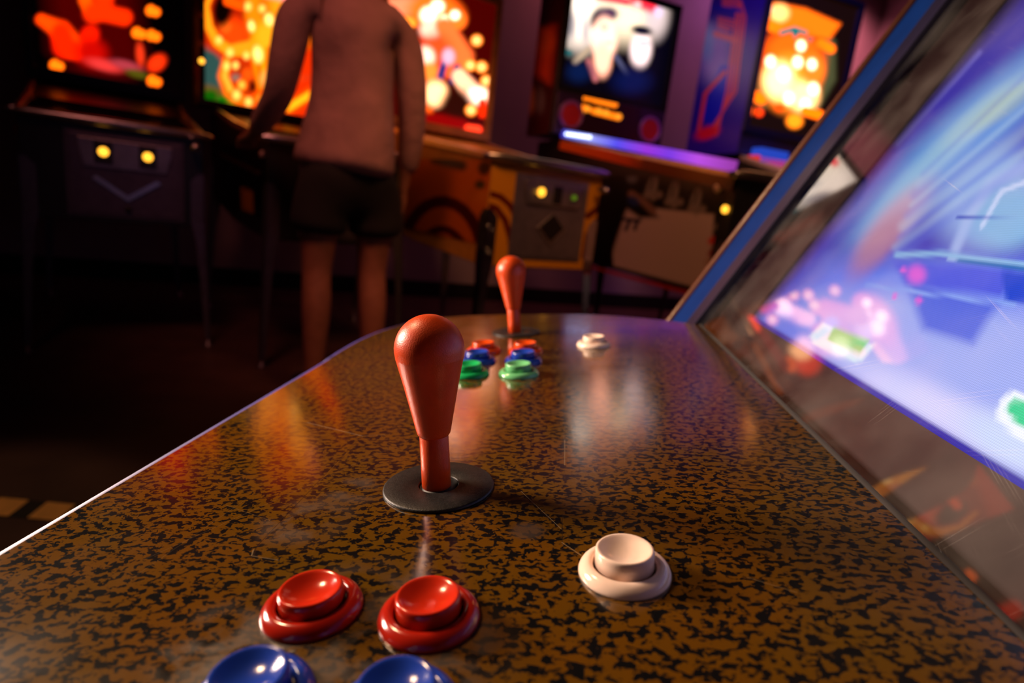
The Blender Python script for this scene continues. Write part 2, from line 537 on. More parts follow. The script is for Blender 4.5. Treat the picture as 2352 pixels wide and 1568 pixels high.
# side panels: wide painted side pieces whose front lies flush with the glass
PHI = math.radians(62.6)
FR = [(0.158 + e * math.cos(PHI) - 0.0036, 0.651 + e * math.sin(PHI) + 0.0018) for e in (-0.022, 0.03, 0.2, 0.45, 0.70)]
SIDE = [(0.09, 0.0), (0.09, 0.60), (0.128, 0.622)] + FR + [(0.42, 1.33), (0.36, 1.44), (0.36, 1.72), (0.98, 1.72), (0.98, 0.0)]
blue_paint = pbr('blue_side_paint', (0.0008, 0.018, 0.12), 0.6, spec=0.08)
tm_mat = pbr('dark_red_brown_moulding', (0.10, 0.035, 0.02), 0.22)
for y0, y1, ye in ((0.690, 0.795, 0.797), (-0.262, -0.152, -0.264)):
    sp = MB().prism(SIDE, y0, y1, 'y').build('side_panel', blue_paint, CAB, CABI, bevel=0.002, label='dark blue cabinet side panel')
    MB().tube([(x - 0.001, ye, z) for x, z in SIDE[2:10]], 0.0050, 10).build('t_moulding', tm_mat, sp, None, label='glossy dark edge moulding')
    yi = (0.6875, 0.722) if y0 > 0 else (-0.18, -0.148)
    tr_ = [(x - 0.0016, z + 0.0008) for x, z in FR] + [(x + 0.004, z - 0.002) for x, z in FR[::-1]]
    MB().prism(tr_, yi[0], yi[1], 'y').build('inner_trim', pbr('dark_grey_trim', (0.012, 0.010, 0.03), 0.4, spec=.3), sp, None, bevel=0.0006, label='dark grey glass trim')

# bezel behind the glass, screen, glass
GE = np.array([math.cos(PHI), 0, math.sin(PHI)])
TOE = math.radians(0.8)
GB = np.array([math.sin(TOE), math.cos(TOE), 0])
GN = np.cross(GB, GE); GN /= np.linalg.norm(GN)
if GN[0] > 0: GN = -GN
GE2 = np.cross(GN, GB) if np.cross(GN, GB)[2] > 0 else -np.cross(GN, GB)
GO = np.array([0.1515, 0.27, 0.651])


def gpt(y, e, back=0.0):
    return GO + GB * (y - 0.27) + GE2 * e - GN * back


bez = bpy.data.materials.new('x'); bpy.data.materials.remove(bez)
bezel_mat = pbr('brown_black_bezel', (0.026, 0.012, 0.014), 0.5, noise=(20, 0.15))
Gm = frame(gpt(0.27, 0), GB, GE2, np.cross(GB, GE2))
zin = -1 if np.dot(np.cross(GB, GE2), GN) > 0 else 1     # local z direction that goes into the cabinet
GL = CABI @ Gm
Y0, Y1 = -0.148 - 0.27, 0.687 - 0.27
SB = 0.0375                       # screen starts this far up the glass
SYL, SYR = -0.085 - 0.27, 0.60 - 0.27
dz = 0.012 * zin
bz = MB()
bz.box((Y0, -0.02, min(dz, dz * 1.6)), (Y1, SB, max(dz, dz * 1.6)))
bz.box((Y0, SB, min(dz, dz * 1.6)), (SYL, 0.62, max(dz, dz * 1.6)))
bz.box((SYR, SB, min(dz, dz * 1.6)), (Y1, 0.62, max(dz, dz * 1.6)))
bz.box((SYL, 0.50, min(dz, dz * 1.6)), (SYR, 0.62, max(dz, dz * 1.6)))
bz.build('bezel', bezel_mat, CAB, GL, label='brown black bezel round the screen')

so = gpt(0.27 + SYL, SB, 0.014)
scr = Art(so, GB, GE2, SYR - SYL, 0.50 - SB, 260, 190, (60, 40, 120))
A = scr
A.poly([(1640, 720), (1700, 690), (2100, 240), (2352, 0), (2900, -300), (3200, 1800), (2400, 1100), (1920, 850)], (70, 60, 190), 60)
A.poly([(1700, 900), (1705, 720), (1790, 690), (1900, 600), (2352, 590), (3000, 650), (3000, 1700), (2352, 1180)], (100, 130, 250), 70)
A.poly([(1850, 690), (2060, 660), (2600, 760), (3000, 1500), (2352, 1090), (1880, 840)], (165, 180, 255), 80)
A.blob(2160, 960, 230, 60, (205, 205, 255), 27, 1.2, 1.15)
A.blob(2330, 1020, 120, 50, (200, 215, 255), 27, 1.2, 1.1)
A.poly([(2080, 640), (2290, 700), (2235, 790), (2120, 755)], (70, 95, 230), 26, 1, .85)
A.poly([(2050, 600), (2330, 620), (2300, 680), (2080, 650)], (75, 90, 235), 14)
A.poly([(2300, 620), (2600, 640), (2600, 730), (2310, 690)], (20, 70, 215), 10)
A.blob(2230, 300, 330, 62, (120, 175, 245), -42, 1.0, 1.0)
A.blob(2130, 390, 200, 30, (150, 205, 245), -44, 1.0, 1.0, .8)
A.blob(2260, 260, 130, 26, (175, 215, 235), -40, 1.0, 1.0, .8)
A.blob(2310, 240, 90, 22, (190, 215, 170), -36, 1.0, 1.0, .6)
A.blob(2060, 500, 110, 34, (215, 170, 200), -45, 1.1, 1.0, .85)
A.blob(2020, 560, 90, 30, (190, 120, 150), -50, 1.1, 1.0, .7)
A.blob(2270, 450, 130, 95, (150, 180, 245), -45, .9, 1.0)
A.blob(2320, 500, 90, 70, (140, 190, 240), -20, .9, 1.0)
A.line([(2352, 380), (2275, 420), (2225, 500), (2195, 570)], 11, (180, 200, 255), 1.7, 1.0, .8)
for k_ in range(9):
    A.line([(2380, 150 + 26 * k_), (2120 - 9 * k_, 400 + 24 * k_)], 6 + k_ % 3 * 3, (200, 225, 255) if k_ % 2 else (110, 130, 240), 1.8, 1.0, .32)
A.line([(2400, 400), (2300, 440), (2255, 520)], 5, (200, 215, 255), 1.4, 1.1)
A.line([(2120, 100), (2250, -60)], 60, (120, 50, 140), 1.4, 1.0, .6)  # violet reflection of the wall, painted into the picture
A.line([(2060, 585), (2160, 582), (2450, 620)], 6, (160, 215, 250), 1.6, 1.0, .75)
A.line([(2180, 596), (2450, 634)], 4, (190, 225, 255), 1.6, 1.0, .6)
A.line([(2200, 500), (2500, 508)], 2.5, (30, 70, 200), 1.2)
A.line([(2200, 600), (2500, 628)], 4, (10, 110, 190), 1.2)
A.line([(1990, 655), (2330, 700)], 4, (140, 170, 255), 1.4)
A.line([(2250, 120), (2060, 330)], 6, (130, 120, 235), 1.4, 1.0, .7)
for (x, y, r) in ((2105, 630, 20), (2075, 620, 7), (2110, 690, 8), (2055, 680, 6)):
    A.blob(x, y, r, r, (235, 90, 220), 0, 1.3, 1.1, .9)
A.poly([(1890, 740), (1990, 790), (2010, 790), (1980, 830), (1960, 832), (1868, 790), (1860, 770)], (220, 240, 255), 8, 1.1)
A.poly([(1915, 750), (1996, 782), (1975, 812), (1900, 780)], (80, 220, 140), 7, 1.0)
A.poly([(2330, 895), (2300, 915), (2286, 955), (2330, 1000), (2420, 1060), (2460, 960)], (235, 240, 255), 10, 1.2)
A.poly([(2326, 915), (2308, 945), (2352, 985), (2400, 1010), (2420, 950)], (30, 215, 150), 6, 1.0)
# blue lower border and left border of the picture
scr.c *= 1.25
scr.mix(np.clip((0.0052 - scr.v) / 0.0025, 0, 1), (0, 35, 185))
rgt = (SYR - SYL) - scr.u
scr.mix(np.clip(1 - rgt / 0.03, 0, 1), (20, 10, 70))
scr.build('screen', MAT['screen'], CAB, 'bright blue and lavender video game picture', thick=-0.006)

# glass: thin clear plastic sheet, mirror reflection after Fresnel plus fine scratches
gm = bpy.data.materials.new('clear_screen_plastic'); gm.use_nodes = True
nt = gm.node_tree; nt.nodes.remove(nt.nodes['Principled BSDF'])
N = nt.nodes.new; L = nt.links.new
fr = N('ShaderNodeFresnel'); fr.inputs[0].default_value = 1.55
geo = N('ShaderNodeNewGeometry')
ff = N('ShaderNodeMath'); ff.operation = 'MULTIPLY'; L(fr.outputs[0], ff.inputs[0]); ff.inputs[1].default_value = 1.85
fo = N('ShaderNodeMath'); fo.operation = 'SUBTRACT'; fo.inputs[0].default_value = 1.0; L(geo.outputs['Backfacing'], fo.inputs[1])
mul = N('ShaderNodeMath'); mul.operation = 'MULTIPLY'; mul.use_clamp = True; L(ff.outputs[0], mul.inputs[0]); L(fo.outputs[0], mul.inputs[1])
tr = N('ShaderNodeBsdfTransparent'); tr.inputs[0].default_value = (0.97, 0.97, 0.97, 1)
gl = N('ShaderNodeBsdfGlossy'); gl.inputs['Roughness'].default_value = 0.03
mixs = N('ShaderNodeMixShader'); L(mul.outputs[0], mixs.inputs[0]); L(tr.outputs[0], mixs.inputs[1]); L(gl.outputs[0], mixs.inputs[2])
tc = N('ShaderNodeTexCoord')
scratch = None
for sx, sy, rot, th in ((3, 400, 0.5, 0.74), (4, 450, 1.25, 0.75), (3, 380, -0.35, 0.76)):
    mp = N('ShaderNodeMapping'); L(tc.outputs['Object'], mp.inputs['Vector']); mp.inputs['Rotation'].default_value = (0, 0, rot)
    mp2 = N('ShaderNodeMapping'); L(mp.outputs[0], mp2.inputs['Vector']); mp2.inputs['Scale'].default_value = (sx * 4, sy * 4, 1)
    nn = N('ShaderNodeTexNoise'); L(mp2.outputs[0], nn.inputs['Vector']); nn.inputs['Scale'].default_value = 1.0; nn.inputs['Detail'].default_value = 1
    mr = N('ShaderNodeMapRange'); L(nn.outputs['Fac'], mr.inputs['Value']); mr.inputs['From Min'].default_value = th; mr.inputs['From Max'].default_value = th + .08
    if scratch is None: scratch = mr.outputs[0]
    else:
        q = N('ShaderNodeMath'); q.operation = 'MAXIMUM'; L(scratch, q.inputs[0]); L(mr.outputs[0], q.inputs[1]); scratch = q.outputs[0]
nn = N('ShaderNodeTexNoise'); L(tc.outputs['Object'], nn.inputs['Vector']); nn.inputs['Scale'].default_value = 18; nn.inputs['Detail'].default_value = 5
mr = N('ShaderNodeMapRange'); L(nn.outputs['Fac'], mr.inputs['Value']); mr.inputs['From Min'].default_value = .4; mr.inputs['From Max'].default_value = .75; mr.inputs['To Max'].default_value = .03
q = N('ShaderNodeMath'); q.operation = 'MULTIPLY_ADD'; L(scratch, q.inputs[0]); q.inputs[1].default_value = 0.22; L(mr.outputs[0], q.inputs[2])
df = N('ShaderNodeBsdfDiffuse'); df.inputs[0].default_value = (0.8, 0.75, 0.7, 1)
mix2 = N('ShaderNodeMixShader'); L(q.outputs[0], mix2.inputs[0]); L(mixs.outputs[0], mix2.inputs[1]); L(df.outputs[0], mix2.inputs[2])
L(mix2.outputs[0], nt.nodes['Material Output'].inputs[0])
zb_, zf_ = sorted((0.0, 0.003 * zin))
MB().box((Y0, -0.02, zb_), (Y1, 0.66, zf_)).build('screen_glass', gm, CAB, GL, label='clear scratched plastic sheet over the screen')
# marquee above the screen (out of the photo's frame, part of the machine)
MB().box((0.39, -0.138, 1.46), (0.60, 0.678, 1.70)).build('marquee', MAT['black'], CAB, CABI)
MB().box((0.60, -0.138, 0.60), (0.97, 0.678, 1.70)).build('back_box', MAT['black'], CAB, CABI)
MB().prism([(0.42, 1.30), (0.36, 1.45), (0.60, 1.46), (0.60, 1.25)], -0.138, 0.678, 'y').build('hood', MAT['black'], CAB, CABI)


def plastic(name, col, rough=0.16, sss=0.0):
    m = pbr(name, col, rough, noise=(200, 0.04))
    return m


BTN = dict(red=(plastic('dark_red_plastic', (0.36, 0.012, 0.004)), plastic('red_button_plastic', (0.52, 0.022, 0.006))),
           blue=(plastic('blue_plastic', (0.012, 0.045, 0.36)), None), green=(plastic('green_plastic', (0.01, 0.38, 0.10)), None),
           pale_green=(plastic('pale_green_plastic', (0.14, 0.50, 0.20)), None), white=(plastic('white_plastic', (0.82, 0.62, 0.50)), None),
           orange=(plastic('orange_plastic', (0.62, 0.06, 0.006)), None))

rim_prof = [(0.0112, 0.0005), (0.0112, 0.0026), (0.0116, 0.0036), (0.0124, 0.0042), (0.0136, 0.0042), (0.0148, 0.0036), (0.0158, 0.0027), (0.0164, 0.0017), (0.0167, 0.0008), (0.0167, 0.0), (0.0112, 0.0)]
plunger_prof = [(0.0, 0.0068), (0.0025, 0.0069), (0.0050, 0.0074), (0.0070, 0.0082), (0.0085, 0.0091), (0.0094, 0.0096), (0.0100, 0.0097), (0.0104, 0.0093), (0.0106, 0.0086), (0.0107, 0.001), (0.0, 0.001)]
pr_rim = MB().lathe(rim_prof + [rim_prof[0]], 64)
pr_pl = MB().lathe(plunger_prof, 64)
rim_src = {}


def push_button(x, y, rim, cap, label, side='', sink=0.0):
    mr_, mp_ = BTN[rim][0], (BTN[cap][1] or BTN[cap][0])
    o = pr_rim.build('push_button', mr_, CAB, PL @ Matrix.Translation((x, y, 0)), label=label)
    p = pr_pl.build('plunger', mp_, o, Matrix.Translation((0, 0, -sink)))
    return o


LFAR = 0.3800
pos = dict(R1=(-.0881, .1672), R2=(-.0477, .1660), W=(.0176, .1958), B1=(-.0878, .1283), B2=(-.0466, .1285), G1=(-.0876, .0845), G2=(-.0467, .0854))
push_button(*pos['R1'], 'red', 'red', 'dark red push button, left of the two nearest red ones', sink=.0014)
push_button(*pos['R2'], 'red', 'red', 'red push button between the dark red and the white one', sink=.0010)
push_button(*pos['W'], 'white', 'white', 'large creamy white push button in the foreground')
push_button(-.0878, .1283, 'blue', 'blue', 'blue push button at the lower edge, left')
push_button(-.0466, .1275, 'blue', 'blue', 'blue push button at the lower edge, right')


def far(k): return (pos[k][0], pos[k][1] + LFAR)


push_button(*far('R1'), 'orange', 'orange', 'far orange red push button, left')
push_button(*far('R2'), 'orange', 'orange', 'far orange red push button, right')
push_button(*far('W'), 'white', 'white', 'far white push button')
push_button(*far('B1'), 'blue', 'blue', 'far blue push button, left')
push_button(*far('B2'), 'blue', 'blue', 'far blue push button, right')
push_button(*far('G1'), 'green', 'green', 'far bright green push button')
push_button(*far('G2'), 'pale_green', 'pale_green', 'far pale green push button')

bat_mat = pbr('orange_joystick_plastic', (0.64, 0.058, 0.004), 0.36, noise=(120, 0.1), bump=(1500, 0.35, 0.0003))
washer_mat = pbr('black_washer', (0.008, 0.0075, 0.0075), 0.42, spec=0.3, noise=(900, 0.6), bump=(1600, 0.4, 0.0003))
# bat handle profile: r, z
bat = [(0.0, 0.0262), (0.0062, 0.0262), (0.0072, 0.0266), (0.0079, 0.0276), (0.0083, 0.0292), (0.0106, 0.0405), (0.0130, 0.0520), (0.0148, 0.0600), (0.01555, 0.0634), (0.0157, 0.0640), (0.01585, 0.0646)]
zc = 0.0684; R = 0.0162
for k in range(13):
    a = math.radians(-12 + k * 102 / 12)
    bat.append((max(R * math.cos(a), 0.0), zc + R * math.sin(a)))
bat[-1] = (0.0, zc + R)


def joystick(x, y, lean, label):
    base = PL @ Matrix.Translation((x, y, 0))
    L_ = Matrix.Rotation(lean, 4, 'Y')
    o = MB().lathe(bat, 64).build('joystick', bat_mat, CAB, base @ L_, label=label)
    MB().lathe([(0, -0.004), (0.0071, -0.004), (0.0070, 0.012), (0.0069, 0.0262), (0.0066, 0.0268), (0, 0.0268)], 40).build('shaft', bat_mat, o, None)
    ring = [(0.0096, 0.0), (0.0096, 0.0013), (0.0100, 0.0016), (0.0258, 0.0016), (0.0265, 0.0012), (0.0267, 0.0006), (0.0267, 0.0), (0.0096, 0.0)]
    L2 = Matrix.Rotation(-lean, 4, 'Y')
    MB().lathe(ring, 80).build('dust_washer', washer_mat, o, L2 @ Matrix.Translation((0.0012, -0.0008, 0)), label='black dust washer')
    MB().lathe([(0, 0.0), (0.0098, 0.0), (0.0098, 0.0004), (0, 0.0004)], 40).build('shaft_hole', MAT['grey_inset'], o, L2 @ Matrix.Translation((0.0012, -0.0008, 0)))
    return o


joystick(-.0673, .2606, 0.0, 'orange bat-top joystick in the foreground')
joystick(-.0673, .6406, -0.04, 'orange bat-top joystick at the far end')


# ------------------------------------------------------------------ pinball machines
class Pin:
    def __init__(s, name, x, y, yaw, w, lb, label, bw, bz, bd=0.26, bh=0.74, zb=0.52, zt=0.90, body=None, side=None):
        s.M = yawm(x, y, yaw); s.yaw = yaw
        s.root = empty('pinball_machine', s.M)
        tag(s.root, label, 'pinball machine')
        s.w, s.lb, s.bw, s.bz, s.bd, s.bh, s.zb, s.zt = w, lb, bw, bz, bd, bh, zb, zt
        c, sn = math.cos(math.radians(yaw)), math.sin(math.radians(yaw))
        s.ex = np.array([c, sn, 0]); s.ey = np.array([-sn, c, 0]); s.p = np.array([x, y, 0])
        s.L = lb + bd
        s.body_mat = body or MAT['black']
        s.cabinet()

    def P(s, u, v, z):
        return s.p + s.ex * u + s.ey * v + np.array([0, 0, z])

    def cabinet(s):
        w, L_, zb, zt, r = s.w, s.L, s.zb, s.zt, s.root
        ztr = s.bz - 0.02
        s.ztr = ztr
        prof = [(0, zb), (0, zt), (s.lb * 0.55, zt + (ztr - zt) * 0.45), (s.lb, ztr), (L_, ztr), (L_, zb + 0.12), (s.lb * 0.6, zb + 0.03)]
        MB().prism(prof, 0.001, w - 0.001, 'x').build('cabinet', s.body_mat, r, bevel=0.004)
        # lock bar across the front
        mb = MB().tube([(-0.035, 0.012, zt + 0.005), (-0.02, -0.006, zt + 0.006), (0.03, -0.018, zt + 0.008), (w / 2, -0.022, zt + 0.009), (w - 0.03, -0.018, zt + 0.008), (w + 0.02, -0.006, zt + 0.006), (w + 0.035, 0.012, zt + 0.005)],
                       [0.010, 0.014, 0.017, 0.018, 0.017, 0.014, 0.010], 12)
        mb.box((-0.012, -0.02, zt + 0.004), (w + 0.012, 0.06, zt + 0.02))
        s.lockbar = mb.build('lockbar', MAT['steel'], r, bevel=0.003)
        # side rails
        for u0, u1 in ((-0.012, 0.006), (w - 0.006, w + 0.012)):
            prof = [(0.02, zt - 0.005), (0.02, zt + 0.018), (s.lb * 0.55, zt + (ztr - zt) * 0.45 + 0.02), (s.lb - .005, ztr + 0.015), (s.lb - .005, ztr - 0.012), (s.lb * 0.55, zt + (ztr - zt) * 0.45 - 0.008)]
            MB().prism(prof, u0, u1, 'x').build('side_rail', MAT['steel'], r, bevel=0.002)
        # glass over the playfield
        # legs
        for u, v, su, sv in ((0, 0, -1, -1), (w, 0, 1, -1), (0, L_, -1, 1), (w, L_, 1, 1)):
            front = sv < 0
            zt_ = zb + 0.22 if front else zb + 0.30
            q = 0.006
            e = 0.0
            mb = MB()
            wt, wb = 0.052, 0.024
            ox, oy = u + su * 0.004, v + sv * 0.004
            sx, sy = su * 0.02, sv * 0.02
            z1 = zb - 0.06
            # two plates of the angle, upper wide bracket then tapered lower part
            for ax in (0, 1):
                def pl(z, wd, off):
                    if ax == 0:
                        a = (ox + sx * off, oy + sy * off); b = (ox + sx * off - su * wd, oy + sy * off)
                        n = (0, -sv * q)
                    else:
                        a = (ox + sx * off, oy + sy * off); b = (ox + sx * off, oy + sy * off - sv * wd)
                        n = (-su * q, 0)
                    return [(a[0], a[1], z), (b[0], b[1], z), (b[0] + n[0], b[1] + n[1], z), (a[0] + n[0], a[1] + n[1], z)]
                levels = [pl(0.035, wb, 1.0), pl(z1 * 0.5, wb * 1.15, 0.6), pl(z1, wt * 0.75, 0.2), pl(zb + 0.02, wt, 0), pl(zt_ - 0.03, wt, 0), pl(zt_, wt * 0.45, 0)]
                vs = [p for l in levels for p in l]; fs = [(0, 1, 2, 3), tuple(range(len(vs) - 4, len(vs)))]
                for k in range(len(levels) - 1):
                    for j in range(4):
                        fs.append((k * 4 + j, k * 4 + (j + 1) % 4, (k + 1) * 4 + (j + 1) % 4, (k + 1) * 4 + j))
                mb.add(vs, fs)
            leg = mb.build('leg', MAT['dark_steel'] if s.body_mat is MAT['black'] else MAT['chrome'], r)
            if front:
                for zz in (zb + 0.06, zb + 0.15):
                    MB().lathe([(0, 0.010), (0.007, 0.009), (0.011, 0.004), (0.012, 0)], 16).build('bolt', MAT['chrome'], leg,
                        Matrix.Translation((ox - su * 0.022, oy + sv * 0.001, zz)) @ Matrix.Rotation(-sv * math.pi / 2 * -1, 4, 'X'))
            MB().lathe([(0, 0), (0.022, 0), (0.022, 0.006), (0.008, 0.014), (0.006, 0.05), (0, 0.05)], 20).build('foot', MAT['dark_steel'], leg,
                        Matrix.Translation((ox + sx - su * 0.012, oy + sy - sv * 0.012, 0)))

    def backbox(s, frame_mat=None, fw=0.03, lower=0.0, glass_cfg=None, mat=None, glow=None):
        w, bw, bz, bd, bh, lb = s.w, s.bw, s.bz, s.bd, s.bh, s.lb
        u0, u1 = w / 2 - bw / 2, w / 2 + bw / 2
        s.u0, s.u1 = u0, u1
        bb = MB().box((u0, lb, bz), (u1, lb + bd, bz + bh)).build('backbox', mat or s.body_mat, s.root, bevel=0.004)
        g0 = bz + lower + fw
        fm = MB()
        d = 0.02
        fm.box((u0, lb - d, g0 - fw), (u1, lb, g0)); fm.box((u0, lb - d, bz + bh - fw), (u1, lb, bz + bh))
        fm.box((u0, lb - d, g0), (u0 + fw, lb, bz + bh - fw)); fm.box((u1 - fw, lb - d, g0), (u1, lb, bz + bh - fw))
        fm.build('backglass_frame', frame_mat or MAT['black'], s.root, bevel=0.003)
        s.bb = bb
        return Art(s.P(u0 + fw, lb - 0.006, g0), s.ex, (0, 0, 1), bw - 2 * fw, bh - fw * 2 - lower, 130, 130, (4, 2, 2))

    def door(s, u0, u1, z0, z1, mat, label=None):
        d = MB().box((u0, -0.008, z0), (u1, 0.0, z1)); 
        d.box((u0 - .012, -0.004, z0 - .012), (u1 + .012, 0.0, z1 + .012))
        return d.build('coin_door', mat, s.root, bevel=0.003, label=label)

    def button(s, parent, u, z, r, mat, name='coin_button', label=None, front=True, v=0.0, proud=0.012):
        prof = [(0, proud), (r * 0.7, proud), (r, proud * 0.6), (r, 0)]
        if front: m = Matrix.Translation((u, v, z)) @ Matrix.Rotation(math.pi / 2, 4, 'X')
        else: m = Matrix.Translation((u, v, z)) @ Matrix.Rotation(-math.pi / 2, 4, 'Y')
        return MB().lathe(prof, 20).build(name, mat, parent, m, label=label)

    def playfield(s, art_fn=None, mat=None):
        w = s.w; s0 = (s.ztr - s.zt - 0.02) / s.lb
        n = math.hypot(1, s0)
        M = Matrix.Translation((0, 0.06, s.zt + 0.013)) @ Matrix.Rotation(math.atan(s0 * 0.93), 4, 'X')
        MB().box((0.008, 0, -0.002), (w - 0.008, s.lb - 0.07, 0.002), M).build('playfield_glass', mat or MAT['black'], s.root)


glass_top = pbr('playfield_glass', (0.02, 0.015, 0.02), 0.05, coat=0.5)

# --- machine 1: black, red backglass
m1 = Pin('a', -2.025, 2.035, 40, .60, .95, 'black pinball machine at far left with dark red backglass and two amber coin lights', .66, 1.10, zt=.885)
m1.playfield(mat=glass_top)
A = m1.backbox(lower=0.02)
A.poly([(110, -30), (290, -200), (330, 150), (250, 210), (200, 200), (120, 110)], (60, 3, 0), 60)
A.line([(95, 45), (140, 70), (165, 105)], [12, 20, 24], (255, 75, 10), 1.0, 1.2)
A.line([(140, 75), (150, 105), (180, 120)], [22, 26, 18], (255, 40, 0), .9, 1.1)
A.line([(195, 0), (205, 20)], 14, (255, 90, 10), .8, 1.0)
A.line([(215, 30), (235, 20), (240, -40)], 22, (255, 55, 8), .9, 1.0)
A.line([(240, 30), (285, 40)], 18, (255, 55, 8), .9, 1.0)
A.blob(205, 85, 20, 26, (240, 35, 0), 20, 1.0)
A.blob(210, 120, 35, 30, (170, 15, 0), 20, 1.2)
A.blob(240, 150, 40, 12, (200, 60, 60), 15, 1.2)
A.blob(290, 150, 35, 10, (150, 60, 75), 15, 1.2)
A.blob(315, 170, 25, 8, (70, 80, 20), 15, 1.2)
A.blob(322, 125, 9, 26, (210, 60, 30), -5, 1.2)
A.blob(360, 145, 22, 16, (240, 60, 20), -40, 1.0)
for x, y in ((350, 26), (318, 77), (351, 83), (129, 151), (353, 187)):
    A.blob(x - 4, y - 2, 11, 12, (255, 120, 20), 10, .5, 1.6); A.blob(x + 8, y + 2, 10, 10, (255, 120, 20), 10, .5, 1.6)
A.blob(82, 172, 30, 14, (255, 120, 30), 22, .9, 1.2)
A.build('backglass', MAT['glow'], m1.root, 'back-lit dark glass with red artwork')
d = m1.door(.145, .515, .55, .845, MAT['door_dark'], 'dark coin door with V emblem')
MB().prism([(.19, .725), (.175, .80), (.175, .832), (.485, .832), (.485, .80), (.465, .725)], -0.016, -0.006, 'y').build('coin_panel', MAT['door_grey'], d, bevel=0.003)
for u in (.255, .40):
    MB().box((u - .03, -.019, .74), (u + .03, -.012, .825)).build('coin_slot', MAT['black'], d, bevel=0.002)
    m1.button(d, u, .785, .017, MAT['amber'], 'coin_light', v=-.018)
MB().prism([(.23, .695), (.33, .625), (.43, .695), (.445, .685), (.33, .605), (.215, .685)], -0.014, -0.006, 'y').build('emblem', MAT['pinkish'] if 0 else MAT['steel'], d)
m1.button(d, .33, .575, .012, MAT['black'], 'lock', v=-.008)
m1.button(m1.root, .562, .845, .016, MAT['chrome'], 'plunger_knob', v=-.03, proud=.05)
m1.button(m1.root, 0, .83, .014, MAT['red_plastic'], 'flipper_button', front=False, v=.07)

# --- machine 2: behind the player, yellow horned skull backglass
m2 = Pin('b', -1.195, 2.25, 41.5, .58, 1.04, 'black pinball machine with glowing yellow horned skull backglass behind the standing player', .75, 1.08, bd=.2, zt=.90)
m2.playfield(mat=glass_top)
A = m2.backbox(lower=0.0, fw=.028)
A.x = A.x - 28 * np.clip((610 - A.x) / 120, 0, 1)
A.c[:] = lin((200, 50, 6))
A.poly([(425, -60), (560, -60), (575, 100), (430, 110)], (150, 35, 8), 25)
A.blob(520, 75, 42, 32, (235, 75, 15), 25, 1.1); A.blob(495, 60, 16, 14, (240, 110, 30), 0, 1.2)
A.poly([(425, 100), (470, 120), (500, 150), (500, 250), (425, 250)], (40, 80, 80), 18)
A.poly([(425, 190), (500, 205), (530, 260), (425, 260)], (90, 80, 40), 12)
A.blob(455, 222, 20, 16, (15, 90, 10), 0, 1.0); A.blob(490, 232, 18, 12, (20, 110, 15), 10, 1.0); A.blob(520, 242, 22, 8, (150, 170, 30), 10, 1.0)
A.poly([(545, -60), (780, -60), (780, 80), (700, 110), (650, 60), (575, 70)], (235, 120, 12), 26, .9)
A.blob(650, 10, 30, 60, (255, 175, 30), 0, 1.2, .9); A.blob(575, 30, 22, 60, (250, 150, 20), -8, 1.2, .9)
A.blob(488, 22, 28, 42, (14, 7, 4), 12, .8)
A.line([(470, -40), (448, 15), (450, 65), (468, 100), (505, 120), (560, 118), (600, 105)], [7, 10, 14, 17, 18, 22, 26], (170, 50, 5), .5)
A.line([(466, -35), (446, 15), (452, 62), (472, 96), (508, 116), (560, 112), (600, 105)], [4, 6, 9, 12, 13, 18, 24], (255, 165, 30), .7, 1.0)
A.blob(545, 185, 36, 42, (150, 50, 12), 0, .9)
A.blob(560, 170, 16, 14, (230, 90, 20), 0, 1.0); A.blob(525, 178, 12, 8, (120, 110, 100), 0, 1.0)
A.line([(500, 140), (490, 175), (505, 208), (535, 228), (565, 236)], [13, 15, 15, 14, 12], (250, 120, 20), .7)
A.line([(500, 145), (494, 175), (510, 204)], 7, (255, 190, 60), .9, 1.0)
A.poly([(575, 60), (655, 60), (668, 110), (660, 150), (648, 205), (590, 205), (578, 160), (566, 120)], (250, 160, 15), 14, 1.0)
A.blob(615, 85, 32, 38, (255, 185, 35), 0, 1.0, 1.0)
A.line([(590, 150), (598, 195)], 5, (210, 95, 8), 1.1); A.line([(642, 155), (638, 195)], 5, (210, 95, 8), 1.1); A.line([(615, 110), (615, 165)], 4, (220, 120, 10), 1.2)
A.blob(618, 182, 22, 20, (255, 190, 90), 0, 1.0, 1.0)
A.blob(574, 200, 9, 14, (60, 18, 6), 0, .9)
A.blob(605, 232, 38, 24, (250, 100, 12), 0, .8); A.blob(605, 230, 18, 14, (255, 180, 50), 0, 1.0)
for x, y, r in ((588, 125, 12), (640, 137, 11), (618, 45, 9), (570, 60, 8)):
    A.blob(x, y, r, r * 1.4, (255, 235, 130), -15, 1.2, 1.7)
for x, y, r in ((509, 121, 9), (525, 150, 8), (500, 152, 8), (528, 218, 10), (562, 234, 9), (478, 92, 8), (556, 128, 8), (560, 15, 9), (600, 20, 8)):
    A.blob(x, y, r, r, (255, 215, 100), 0, 1.3, 1.4)
A.blob(543, 195, 15, 14, (255, 120, 20), 0, .6, 1.0); A.blob(543, 195, 8, 8, (255, 190, 70), 0, 1.0, 1.3)
A.line([(502, 2), (540, 12)], 11, (255, 90, 12), .6, 1.1)
A.line([(610, -25), (740, 10)], 16, (255, 150, 150), 1.0, 1.3)
A.line([(660, 250), (715, 215)], 16, (240, 80, 10), .7, 1.0); A.line([(662, 248), (712, 217)], 8, (255, 180, 30), .9, 1.2)
A.blob(690, 180, 12, 9, (200, 60, 20), 0, .8); A.blob(706, 178, 9, 8, (190, 55, 20), 0, .8)
A.build('backglass', MAT['glow'], m2.root, 'back-lit glass with a yellow horned skull')
d = m2.door(.13, .46, .55, .86, MAT['door_dark'])
for u in (.23, .36): m2.button(d, u, .79, .016, MAT['amber'], 'coin_light', v=-.012)
m2.button(m2.root, 0, .845, .014, MAT['pinkish'], 'flipper_button', front=False, v=.07)
